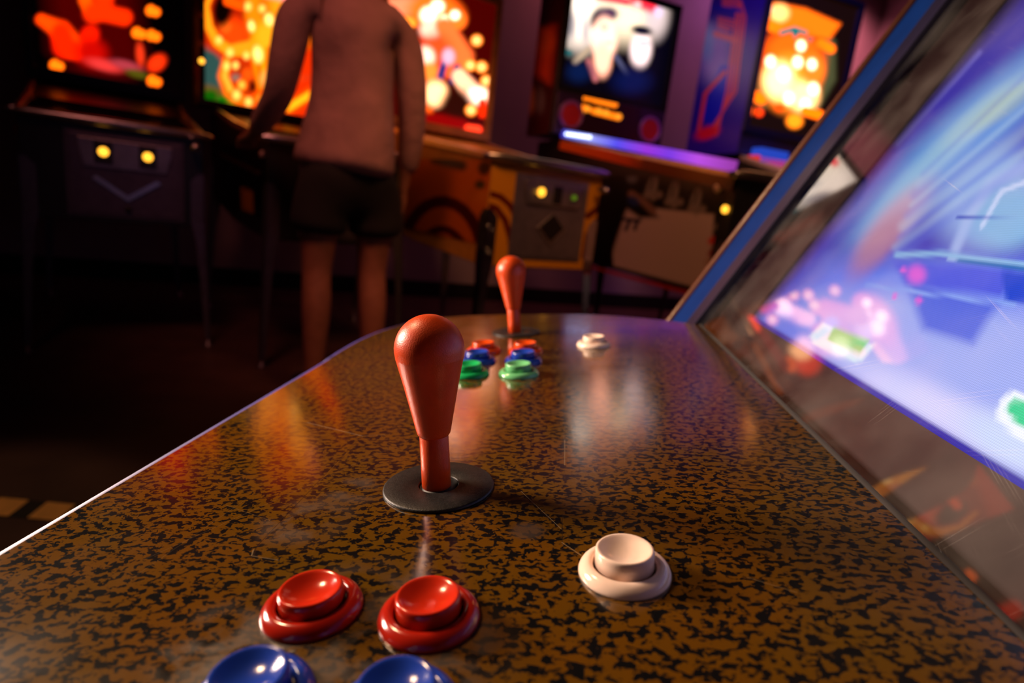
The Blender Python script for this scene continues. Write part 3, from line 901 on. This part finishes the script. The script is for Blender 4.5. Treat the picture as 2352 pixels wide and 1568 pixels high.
# strip lamps on the left edge of its backbox
lm = MB()
for k, z in enumerate((1.28, 1.36, 1.49, 1.60)):
    m2.button(m2.root, m2.u0 + .012, z, .013, pbr('dim_orange_lens', (.6, .12, .02), .3) if k else MAT['amber'], 'edge_lamp', v=m2.lb - .02, proud=.006)
ar = Art(m2.P(-0.0015, 0.95, .60), -m2.ey, (0, 0, 1), .90, .29, 60, 24, (12, 9, 9))
ar.line([(500, 350), (600, 400)], 3, (90, 50, 30), 1.0); ar.line([(500, 480), (585, 555)], 3, (90, 50, 30), 1.0)
ar.poly([(553, 430), (580, 440), (583, 490), (556, 480)], (190, 120, 30), 6)
ar.build('side_art', MAT['print'], m2.root)

# --- machine 3: yellow cabinet with maroon arcs
def arcs(A, corner_l, corner_r):
    pass


m3 = Pin('c', -.335, 2.285, 40, .56, 1.08, 'yellow pinball machine with maroon arc stripes and a wood-framed orange backglass', .69, 1.10, zt=.925, body=MAT['yellow_paint'])
m3.playfield(mat=glass_top)
A = m3.backbox(frame_mat=MAT['wood'], fw=.04)
A.poly([(820, -100), (1180, -100), (1160, 320), (820, 290)], (60, 6, 3), 10)
A.poly([(820, -60), (935, -60), (935, 60), (820, 60)], (120, 10, 6), 30)
A.blob(925, 15, 60, 22, (255, 150, 110), 0, 1.0, 1.2)
A.line([(905, 42), (945, 52)], 11, (255, 170, 60), .6, 1.8)
A.blob(1000, 30, 62, 42, (255, 110, 30), 10, .7, 1.4)
A.blob(1045, 45, 26, 24, (255, 120, 40), 10, .6, 1.4)
for x, y, r in ((985, 35, 18), (1005, 15, 14), (1045, 35, 10), (1020, 45, 10)):
    A.blob(x, y, r, r, (255, 235, 200), 0, 1.1, 3.0)
A.blob(990, 68, 24, 22, (255, 210, 190), 0, .9, 1.5)
A.line([(1020, 60), (1060, 130), (1040, 160)], [20, 26, 20], (255, 120, 60), .8, 1.2)
A.blob(1000, 130, 40, 50, (255, 90, 40), 0, 1.0)
A.blob(950, 95, 14, 18, (255, 60, 15), -30, .8, 1.2)
A.blob(975, 132, 22, 24, (255, 220, 200), 0, .9, 1.8)
A.blob(985, 165, 20, 22, (255, 150, 60), 0, .9, 1.2)
A.line([(1022, 140), (1012, 175)], 8, (40, 50, 130), .8); A.line([(1050, 155), (1040, 185)], 8, (40, 50, 120), .8)
A.blob(1030, 130, 14, 18, (230, 190, 230), 0, 1.0, 1.1)
A.line([(1055, 175), (1085, 215), (1105, 220)], [16, 22, 20], (255, 200, 160), .8, 1.7)
A.blob(1095, 220, 22, 18, (255, 240, 220), 0, 1.0, 2.5)
A.blob(965, 215, 28, 30, (255, 70, 20), 0, .9, 1.2)
A.blob(1000, 215, 26, 28, (255, 210, 150), 0, .9, 2.2)
A.blob(975, 255, 18, 14, (255, 110, 30), 0, .9, 1.2)
A.blob(1050, 240, 36, 34, (40, 15, 8), 0, 1.0)
A.line([(980, 272), (1060, 290)], 16, (120, 3, 2), 1.0)
A.line([(1108, 235), (1108, 262)], 9, (240, 50, 10), .8)
for x, y, c in ((1095, 93, 0), (1080, 150, 1), (1106, 154, 1), (1117, 186, 1), (1082, 253, 0)):
    A.blob(x, y, 13, 13, (255, 150, 50), 0, .5, 1.5); A.blob(x, y, 8, 8, (255, 220, 130), 0, .8, 1.6)
A.line([(1076, 295), (1098, 298)], 9, (255, 70, 40), .6, 1.5)
A.build('backglass', MAT['glow'], m3.root, 'back-lit glass with orange and cream artwork')
fa = Art(m3.P(0.004, -.0015, .525), m3.ex, (0, 0, 1), .552, .39, 120, 90, (215, 150, 20))
fa.c[:] = lin((215, 150, 25)) * 1.0
fa.line([(1122, 444), (1150, 452), (1172, 472), (1186, 500)], 7, (95, 10, 12), .6)
fa.line([(1116, 470), (1140, 478), (1160, 505), (1172, 545), (1176, 600)], 7, (95, 10, 12), .6)
fa.line([(1400, 472), (1372, 480), (1350, 496)], 7, (95, 10, 12), .6)
fa.line([(1398, 495), (1370, 508), (1350, 540), (1342, 590)], 7, (95, 10, 12), .6)
fa.build('front_art', MAT['print'], m3.root, 'yellow front with maroon arcs')
sa = Art(m3.P(-.0015, .95, .60), -m3.ey, (0, 0, 1), .948, .32, 130, 60, (165, 85, 10))
sa.c[:] = lin((215, 110, 12))  # yellow side with the orange light on it put into the colour
def arc(cx, cy, rx, ry, a0, a1, n=14):
    return [(cx + rx * math.cos(math.radians(a0 + (a1 - a0) * k / n)), cy + ry * math.sin(math.radians(a0 + (a1 - a0) * k / n))) for k in range(n + 1)]


sa.line(arc(1015, 590, 92, 128, 180, 370), 13, (80, 6, 8), .5)
sa.line(arc(1015, 610, 58, 84, 180, 370), 9, (80, 6, 8), .5)
sa.blob(1112, 386, 14, 16, (60, 8, 5), 0, .6)
sa.line([(1000, 365), (1060, 380)], 12, (40, 10, 6), 1.2)
sa.blob(1103, 424, 12, 10, (70, 60, 20), 0, .8)
sa.build('side_art', MAT['print'], m3.root, 'yellow side with maroon arcs, orange light painted in')
d = m3.door(.125, .475, .565, .875, MAT['door_grey'], 'grey coin door with black diamond emblem')
MB().prism([(.17, .775), (.155, .83), (.155, .862), (.45, .862), (.45, .80), (.43, .775)], -0.018, -0.006, 'y').build('coin_panel', MAT['steel'], d, bevel=0.003)
for u in (.23, .315, .395):
    MB().box((u - .022, -.021, .785), (u + .022, -.016, .855)).build('coin_slot', MAT['door_grey'] if u != .315 else MAT['black'], d, bevel=0.002)
m3.button(d, .228, .825, .017, MAT['amber'], 'coin_light', v=-.02)
m3.button(d, .398, .82, .010, MAT['green_dim'], 'coin_light', v=-.02)
MB().prism([(.31, .615), (.235, .685), (.31, .745), (.385, .685)], -0.012, -0.006, 'y').build('emblem', MAT['steel'], d)
MB().prism([(.31, .635), (.25, .69), (.31, .745), (.37, .69)], -0.016, -0.008, 'y').build('emblem', MAT['black'], d, label='black diamond plate')
m3.button(m3.root, .525, .865, .014, MAT['chrome'], 'plunger_knob', v=-.03, proud=.05)

# --- machine 4: white picture backglass, speaker panel with orange display
m4 = Pin('d', .555, 2.25, 29.5, .58, 1.40, 'tall black pinball machine with white portrait backglass, orange dot display and painted violet rail glow', .74, 1.17, bd=.30, bh=.80, zb=.50, zt=.95)
m4.playfield(mat=glass_top)
A = m4.backbox(lower=.22, fw=.035)
A.c[:] = lin((6, 8, 20))
A.blob(1335, 30, 60, 75, (215, 235, 230), 0, 1.1, 1.6)
A.blob(1440, 20, 70, 70, (215, 230, 205), 0, 1.2, 1.5)
A.blob(1505, 30, 26, 50, (200, 215, 230), 0, 1.3, 1.0)
A.blob(1310, 55, 12, 34, (50, 70, 110), 0, 1.3, 1, .8); A.blob(1345, 70, 8, 26, (90, 110, 150), 0, 1.4, 1, .6)
A.line([(1375, -8), (1440, 4)], 9, (230, 60, 80), 1.3, 1.3)
A.line([(1460, 2), (1500, 14)], 15, (235, 45, 70), 1.3, 1.4); A.blob(1464, 12, 9, 9, (240, 200, 210), 0, 1.2, 1.2)
A.blob(1512, 28, 10, 12, (190, 205, 255), 0, 1.0, 1.2)
A.blob(1372, 42, 15, 26, (18, 22, 50), 25, 1.0); A.blob(1398, 32, 22, 16, (60, 40, 85), 0, 1.0)
A.blob(1388, 88, 27, 46, (255, 225, 205), 0, .8, 1.7)
A.blob(1384, 135, 19, 38, (255, 205, 180), 0, .9, 1.5)
A.blob(1388, 62, 10, 10, (170, 120, 120), 0, 1.2, 1, .5); A.blob(1400, 98, 8, 5, (190, 130, 120), 0, 1.2, 1, .4)
A.blob(1472, 112, 23, 40, (225, 232, 245), 5, .8, 1.5)
A.blob(1474, 70, 24, 11, (14, 18, 40), 10, .8)
A.blob(1478, 100, 14, 5, (120, 130, 160), 0, 1.2, 1, .6)
A.line([(1352, 112), (1322, 142)], 6, (165, 170, 150), 1.2)
A.line([(1352, 140), (1368, 182)], 6, (170, 110, 120), 1.2)
A.line([(1415, 130), (1450, 185)], 5, (70, 85, 125), 1.2)
A.line([(1275, 110), (1310, 122)], 6, (15, 100, 110), 1.3)
A.blob(1330, 165, 26, 22, (10, 30, 75), 0, 1.4); A.blob(1450, 185, 40, 28, (6, 24, 75), 0, 1.4)
A.build('backglass', MAT['glow'], m4.root, 'back-lit glass with pale portraits on black')
# speaker panel
zsp = m4.bz
spk = MB().box((m4.u0 + .01, m4.lb - .03, zsp + .005), (m4.u1 - .01, m4.lb, zsp + .222)).build('speaker_panel', pbr('purple_black_panel', (.05, .02, .07), .25), m4.root, bevel=.004)
for u in (m4.u0 + .105, m4.u1 - .105):
    sm = MB().lathe([(0.058, 0.004), (0.062, 0.010), (0.074, 0.010), (0.078, 0.0), (0.058, 0.0)], 32).build('speaker_ring', pbr('violet_ring', (.35, .10, .50), .3), spk, Matrix.Translation((u, m4.lb - .03, zsp + .11)) @ Matrix.Rotation(math.pi / 2, 4, 'X'))
    MB().lathe([(0, 0.004), (0.02, 0.003), (0.05, 0.001), (0.058, 0.003), (0.058, 0)], 32).build('speaker_cone', pbr('dark_red_cone', (.6, .015, .03), .5), spk, Matrix.Translation((u, m4.lb - .031, zsp + .11)) @ Matrix.Rotation(math.pi / 2, 4, 'X'))
da = Art(m4.P(m4.u0 + .165, m4.lb - .034, zsp + .035), m4.ex, (0, 0, 1), m4.bw - .35, .18, 110, 54, (25, 3, 10))
for pts in ([(1338, 226), (1360, 230)], [(1366, 233), (1412, 244)], [(1318, 244), (1342, 248)], [(1364, 255), (1420, 269)]):
    da.line([(a_, b_ + (-4 if b_ < 246 else 0)) for a_, b_ in pts], 7, (255, 120, 20), .5, 1.6)
for x, y in ((1334, 258), (1325, 246), (1376, 255), (1392, 259), (1421, 268), (1350, 250)):
    da.blob(x, y, 7, 7, (255, 140, 35), 0, .6, 1.6)
da.build('dot_display', MAT['glow'], m4.root, 'orange dot matrix display')
# side art of its backbox
ba = Art(m4.P(m4.u0 - .0015, m4.lb + m4.bd, m4.bz), -m4.ey, (0, 0, 1), m4.bd, m4.bh, 40, 110, (70, 18, 8))
ba.poly([(1215, 60), (1275, 60), (1262, 190), (1225, 170)], (240, 80, 20), 22, 1.0)
ba.blob(1245, 95, 26, 30, (255, 110, 30), 0, 1.0); ba.blob(1215, 225, 14, 34, (240, 150, 110), 0, 1.0); ba.blob(1240, 230, 12, 30, (110, 90, 100), 0, 1.0)
ba.line([(1240, -20), (1250, 50)], 10, (60, 15, 8), 1.0)
ba.build('backbox_art', MAT['print'], m4.root, 'orange flame side art')
# side art of the cabinet
ca = Art(m4.P(-.0015, m4.lb - .02, .52), -m4.ey, (0, 0, 1), m4.lb - .08, .43, 190, 60, (14, 11, 11))
ca.poly([(1395, 470), (1500, 478), (1640, 492), (1628, 668), (1410, 610)], (215, 190, 195), 5)
ca.poly([(1370, 440), (1480, 470), (1515, 500), (1470, 500), (1440, 480), (1400, 600), (1370, 600)], (14, 12, 16), 8)
ca.line([(1430, 503), (1470, 506)], 4, (30, 28, 70), .6); ca.line([(1447, 505), (1437, 528)], 4, (30, 28, 70), .6); ca.line([(1464, 507), (1458, 526)], 4, (30, 28, 70), .6)
ca.line([(1450, 445), (1480, 465), (1500, 485)], 8, (150, 110, 100), .9)
ca.blob(1455, 462, 14, 10, (40, 60, 130), 30, .9)
for x, y in ((1500, 435), (1548, 452), (1600, 468)):
    ca.line([(x + 4, y - 30), (x - 4, y)], [8, 12], (150, 140, 145), .7)
    ca.line([(x + 1, y - 26), (x - 6, y)], 2.5, (40, 30, 35), .8)
    for k in range(3): ca.blob(x - 14 + 14 * k, y + 12 + (k % 2) * 6, 8, 8, (150, 135, 135), 0, .9)
ca.blob(1452, 408, 12, 12, (110, 110, 130), 0, 1.0)
for x, y, c in ((1655, 520, (170, 150, 150)), (1640, 552, (230, 40, 20)), (1640, 580, (160, 30, 25)), (1652, 560, (170, 150, 150)), (1632, 600, (200, 160, 150)), (1625, 632, (150, 25, 20)), (1645, 610, (40, 30, 35))):
    ca.blob(x, y, 14, 9, c, -15, .8)
ca.build('side_art', MAT['print'], m4.root, 'black side art with chrome pipes and a white field')
MB().box((-.006, .05, .497), (.0, m4.lb * .95, .512)).build('bottom_trim', MAT['red_plastic'], m4.root)
# rail on top of the side; emission stands in for reflected violet LED light
n = 120
zt0 = m4.zt + .02; slope = (m4.ztr - m4.zt) * 0.45 / (m4.lb * .55)


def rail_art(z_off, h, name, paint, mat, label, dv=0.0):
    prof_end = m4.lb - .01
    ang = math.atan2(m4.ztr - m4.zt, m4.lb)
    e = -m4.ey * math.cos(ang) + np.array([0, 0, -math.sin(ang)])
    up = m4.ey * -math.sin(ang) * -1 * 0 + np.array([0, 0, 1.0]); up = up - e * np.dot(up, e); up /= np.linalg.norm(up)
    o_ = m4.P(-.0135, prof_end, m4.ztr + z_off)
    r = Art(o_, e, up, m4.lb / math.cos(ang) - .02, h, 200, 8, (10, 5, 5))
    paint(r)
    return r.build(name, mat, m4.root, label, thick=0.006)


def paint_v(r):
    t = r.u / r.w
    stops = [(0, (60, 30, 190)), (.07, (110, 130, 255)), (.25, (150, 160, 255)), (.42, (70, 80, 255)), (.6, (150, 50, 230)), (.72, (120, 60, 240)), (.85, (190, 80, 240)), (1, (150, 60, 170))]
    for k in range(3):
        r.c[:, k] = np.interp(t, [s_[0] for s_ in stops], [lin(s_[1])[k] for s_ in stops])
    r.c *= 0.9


def paint_o(r):  # orange reflection and its bright spots painted into the rail colour
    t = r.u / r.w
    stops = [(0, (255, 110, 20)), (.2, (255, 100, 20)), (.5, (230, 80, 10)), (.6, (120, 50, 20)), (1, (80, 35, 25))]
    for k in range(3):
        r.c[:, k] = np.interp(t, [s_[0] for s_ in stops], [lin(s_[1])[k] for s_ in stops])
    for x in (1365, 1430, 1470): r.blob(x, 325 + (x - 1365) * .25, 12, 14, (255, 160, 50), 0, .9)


rail_art(.010, .040, 'rail_reflection_glow', paint_v, MAT['glow'], 'rail with violet and blue reflections put in as glow')
rail_art(-.055, .045, 'side_rail', paint_o, art_mat('orange_rail_reflection', False, rough=.2), 'lower rail with painted orange reflection')
for k in range(9):
    u_ = .04 + k * .032
    MB().lathe([(0, .008), (.006, .006), (.009, 0), (0, 0)], 12).build('led', MAT['led'], m4.root, Matrix.Translation((-.018, m4.lb - u_ - .05, m4.ztr + .03 - (u_ + .05) * .12)) @ Matrix.Rotation(-math.pi / 2, 4, 'Y'))
q = on_plane(1650, 432, m4.P(-.002, 0, 0), m4.ex); v_ = float(np.dot(q - m4.p, m4.ey)); m4.button(m4.root, -.002, float(q[2]), .018, MAT['pinkish'], 'flipper_button', 'cream flipper button', front=False, v=v_)
q = on_plane(1712, 484, m4.P(-.002, 0, 0), m4.ex); v_ = float(np.dot(q - m4.p, m4.ey)); m4.button(m4.root, -.002, float(q[2]), .014, MAT['amber'], 'side_lamp', 'round amber lamp', front=False, v=v_ if v_ > 0 else .03)
d = m4.door(.13, .46, .55, .86, MAT['door_dark'])

# --- machine 5: blue side art and orange backglass
m5 = Pin('e', 1.33, 2.30, 28, .58, 1.12, 'pinball machine nearest the right with violet blue lightning side art and orange backglass', .64, 1.15, bd=.42, bh=.84, zb=.52, zt=.90)
m5.playfield(mat=glass_top)
A = m5.backbox(lower=.11, fw=.03, frame_mat=pbr('navy_frame', (.012, .012, .05), .35), mat=pbr('navy_box', (.02, .015, .07), .4))
A.c[:] = lin((22, 14, 10))
A.line([(1738, 60), (1725, 180), (1750, 240)], 12, (60, 75, 50), 1.1); A.line([(1905, 100), (1905, 180), (1870, 240)], 14, (65, 80, 55), 1.1)
A.poly([(1745, 0), (1850, 20), (1930, 55), (1905, 90), (1745, 60)], (255, 120, 20), 10, 1.3)
A.blob(1790, 30, 22, 20, (255, 200, 120), 0, .9, 1.8); A.blob(1762, 20, 12, 10, (240, 220, 240), 0, .9, 1.2); A.blob(1760, 34, 12, 6, (20, 110, 110), 0, .9)
A.line([(1750, 50), (1785, 65)], 13, (255, 120, 15), .5, 1.6)
A.line([(1885, 100), (1908, 112)], 11, (255, 120, 15), .5, 1.6)
A.blob(1820, 130, 68, 62, (255, 105, 20), 0, .7, 1.3)
A.blob(1815, 190, 60, 62, (255, 150, 40), 0, .8, 1.5)
A.blob(1790, 185, 34, 40, (255, 225, 150), 0, 1.0, 2.6)
A.blob(1845, 220, 32, 34, (255, 215, 140), 0, 1.0, 2.4)
A.blob(1868, 160, 26, 34, (255, 130, 40), 0, .9, 1.3)
for x, y, r in ((1770, 142, 11), (1832, 143, 11), (1865, 148, 10), (1840, 105, 10), (1812, 225, 12), (1850, 240, 12), (1800, 170, 14), (1868, 205, 12)):
    A.blob(x, y, r, r * 1.2, (255, 245, 200), 0, 1.0, 3.0)
A.line([(1795, 75), (1825, 66), (1850, 75)], 5, (20, 130, 140), .7); A.poly([(1815, 68), (1838, 72), (1826, 90)], (0, 120, 130), 4)
A.poly([(1850, 84), (1868, 88), (1860, 98)], (0, 110, 120), 4)
A.line([(1718, 212), (1748, 228)], 13, (255, 120, 10), .5, 1.6); A.line([(1850, 255), (1882, 264)], 11, (255, 120, 10), .5, 1.6)
A.blob(1720, 252, 11, 14, (255, 110, 20), 0, .6, 1.3); A.blob(1744, 258, 10, 10, (240, 70, 20), 0, .6, 1.2); A.blob(1790, 248, 12, 9, (240, 90, 20), 0, .6); A.blob(1825, 278, 18, 16, (255, 150, 30), 0, .8, 1.5)
A.build('backglass', MAT['glow'], m5.root, 'back-lit glass with orange and cream artwork')
ba = Art(m5.P(m5.u0 - .0015, m5.lb + m5.bd, m5.bz), -m5.ey, (0, 0, 1), m5.bd, m5.bh, 90, 150, (40, 25, 150))
ba.c[:] = lin((50, 25, 170))
ba.blob(1640, 130, 35, 60, (150, 120, 220), 0, 1.2); ba.blob(1625, 100, 14, 40, (120, 150, 230), 0, 1.2)
ba.poly([(1655, 150), (1690, 150), (1680, 230), (1630, 290), (1610, 270)], (10, 30, 230), 10)
for k in range(4):
    o_ = k * 7
    ba.line([(1660, -10 + o_), (1700 - o_ * .4, 0 + o_), (1712 - o_, 40), (1700 - o_, 130), (1690 - o_, 210), (1625 + o_, 310)], 2.4, (250, 90, 110), .8)
    ba.line([(1650, 40 + o_), (1695 - o_, 50 + o_)], 2.4, (240, 90, 110), .8)
ba.line([(1645, 78), (1690, 92)], 7, (235, 100, 130), .8)
ba.line([(1665, 165), (1620, 215), (1605, 300)], 4, (255, 70, 70), .9)
ba.blob(1625, 305, 28, 14, (255, 20, 60), -20, .9)
ba.line([(1640, 18), (1700, 24)], 5, (10, 30, 190), .8)
ba.build('backbox_art', MAT['print'], m5.root, 'violet blue side art with pink lightning lines')
# lit end of its playfield below the backglass
for (u0, u1, z0, col, st) in ((.02, .22, .085, (0.02, .06, .5), 1.0), (.0, .30, .045, (.75, .03, .02), .9), (.30, .56, .06, (.95, .3, .05), 1.2)):
    MB().box((u0 + .01, m5.lb - .10, m5.ztr - .02), (u1, m5.lb - .03, m5.ztr + z0 - .03)).build('lamp_cover', emis('lamp_cover_glow', col, st), m5.root, bevel=.006)

# ------------------------------------------------------------------ floor tape
p0 = on_z(-60, 1158, 0); p1 = on_z(240, 1186, 0)
tv = (p1 - p0); tl = np.linalg.norm(tv); tv /= tl
TM = frame(p0 + np.array([0, 0, 0.0006]), tv, np.cross((0, 0, 1), tv), (0, 0, 1))
tape = MB().box((-.35, -.035, -.0006), (tl + .35, .035, 0.0006)).build('floor_tape', MAT['black_matte'], None, TM)
tag(tape, 'black and yellow hazard tape on the dark floor at the left edge', 'tape')
yt = pbr('yellow_tape', (0.85, 0.42, 0.10), .5)
sq = []
for x in (-110, 15, 125, 245):
    q = on_z(x, 1158 + (x + 60) * .093, 0); sq.append(float(np.dot(q - p0, tv)))
for c in sq:
    MB().prism([(c - .032, -.034), (c + .030, -.034), (c + .022, .034), (c - .040, .034)], 0.0006, 0.0012, 'z').build('tape_stripe', yt, tape, label='yellow stripe')

# ------------------------------------------------------------------ person
PX = yawm(-0.785, 2.04, 38)
person = empty('person', PX)
tag(person, 'person seen from behind in pale long-sleeved shirt and dark shorts playing pinball', 'person')


def skinmesh(name, verts, edges, mat, parent, sub=2, label=None):
    me = bpy.data.meshes.new(name)
    me.from_pydata([v[:3] for v in verts], edges, [])
    o = bpy.data.objects.new(name, me); COL.objects.link(o); o.parent = parent
    o.modifiers.new('skin', 'SKIN')
    sv = me.skin_vertices[0] if me.skin_vertices else None
    if sv is None:
        bm = bmesh.new(); bm.from_mesh(me); bm.verts.layers.skin.verify(); bm.to_mesh(me); bm.free(); sv = me.skin_vertices[0]
    for i, v in enumerate(verts):
        r = v[3]; sv.data[i].radius = (r, v[4] if len(v) > 4 else r)
    sv.data[0].use_root = True
    o.modifiers['skin'].use_smooth_shade = True
    ss = o.modifiers.new('sub', 'SUBSURF'); ss.levels = sub; ss.render_levels = sub
    me.materials.append(mat)
    if label: o['label'] = label
    return o


skin = pbr('skin', (0.36, 0.14, 0.085), .5)
shirt = pbr('pale_shirt_cloth', (0.46, 0.25, 0.22), .85, noise=(12, .12), bump=(14, .5, .02))
shorts = MAT['black_matte']
V = []; Ed = []


def chain(pts, start=None):
    prev = start
    for p in pts:
        V.append(p); i = len(V) - 1
        if prev is not None: Ed.append((prev, i))
        prev = i
    return prev


pel = chain([(0, 0, .86, .105, .10)])
ch = chain([(0, .02, 1.00, .10, .085), (0, .04, 1.16, .12, .09), (0, .05, 1.28, .13, .09)], pel)
nk = chain([(0, .06, 1.37, .062), (0, .09, 1.43, .050), (0, .11, 1.50, .075), (0, .125, 1.575, .085), (0, .12, 1.64, .06)], ch)
chain([(0, .20, 1.545, .02)], nk - 1)
for sx in (-1, 1):
    sh = chain([(sx * .12, .05, 1.32, .062), (sx * .178, .05, 1.285, .055)], ch)
    if sx < 0:
        el = chain([(-.205, .06, 1.12, .045), (-.215, .10, 1.03, .04), (-.245, .25, .945, .032), (-.262, .33, .905, .024)], sh)
        palm = chain([(-.27, .365, .895, .026, .018), (-.275, .395, .890, .024, .014)], el)
        for k in range(4):
            dx = -.018 + k * .012
            chain([(-.275 + dx, .422, .884, .0095), (-.275 + dx, .442 - .004 * abs(k - 1), .872, .0085), (-.275 + dx, .448, .856, .0075)], palm)
        chain([(-.25, .385, .876, .011), (-.243, .41, .865, .0095)], el + 1)
    else:
        el = chain([(.215, .05, 1.12, .045), (.225, .06, 1.03, .04), (.24, .10, .88, .032), (.245, .12, .81, .024)], sh)
        palm = chain([(.247, .125, .775, .016, .026), (.248, .13, .745, .014, .024)], el)
        for k in range(4):
            dy = -.018 + k * .012
            chain([(.248, .132 + dy, .718, .0095), (.245, .136 + dy, .695, .0085), (.238, .138 + dy, .676, .0075)], palm)
        chain([(.24, .150, .765, .011), (.237, .165, .742, .0095)], el + 1)
    hp = chain([(sx * .085, 0, .80, .09), (sx * .095, .0, .66, .078), (sx * .10, .01, .47, .052), (sx * .102, -.015, .34, .055), (sx * .105, -.02, .10, .034), (sx * .105, -.02, .055, .038)], pel)
    chain([(sx * .11, .06, .035, .036, .028), (sx * .115, .14, .028, .032, .022)], hp)
skinmesh('body', V, Ed, skin, person)
# shirt
V = []; Ed = []
pel = chain([(-.03, -.008, .785, .200, .148)])
ch = chain([(-.025, -.004, .85, .194, .144), (-.015, .0, .92, .182, .132), (-.005, .015, 1.03, .160, .115), (0, .03, 1.15, .150, .11), (0, .04, 1.26, .155, .108), (0, .05, 1.335, .11, .085)], pel)
chain([(0, .06, 1.385, .07)], ch)
for sx in (-1, 1):
    sh = chain([(sx * .13, .05, 1.325, .072), (sx * .185, .05, 1.275, .066)], ch - 1)
    if sx < 0: chain([(-.210, .06, 1.12, .058), (-.218, .10, 1.03, .052), (-.242, .23, .955, .044), (-.256, .30, .92, .036)], sh)
    else: chain([(.222, .05, 1.12, .060), (.235, .06, 1.03, .055), (.25, .10, .89, .046), (.252, .12, .83, .038)], sh)
skinmesh('shirt', V, Ed, shirt, person, label='pale pinkish long-sleeved shirt')
V = []; Ed = []
pel = chain([(-.01, -.005, .90, .150, .115)])
b_ = chain([(0, -.005, .79, .165, .125)], pel)
for sx in (-1, 1):
    chain([(sx * .09, .0, .72, .108), (sx * .10, .0, .64, .104), (sx * .103, .0, .585, .10)], b_)
skinmesh('shorts', V, Ed, shorts, person, label='dark knee-length shorts')
V = []; Ed = []
chain([(0, .085, 1.50, .07), (0, .09, 1.57, .095), (0, .10, 1.645, .075)])
skinmesh('hair', V, Ed, pbr('dark_hair', (.02, .012, .01), .6, bump=(120, .6, .01)), person)
for sx in (-1, 1):
    V = []; Ed = []
    chain([(sx * .105, -.045, .05, .042, .046), (sx * .108, .02, .045, .044, .042), (sx * .113, .10, .036, .042, .034), (sx * .117, .165, .030, .034, .028)])
    skinmesh('shoe', V, Ed, pbr('dark_shoe', (.03, .025, .03), .6), person)
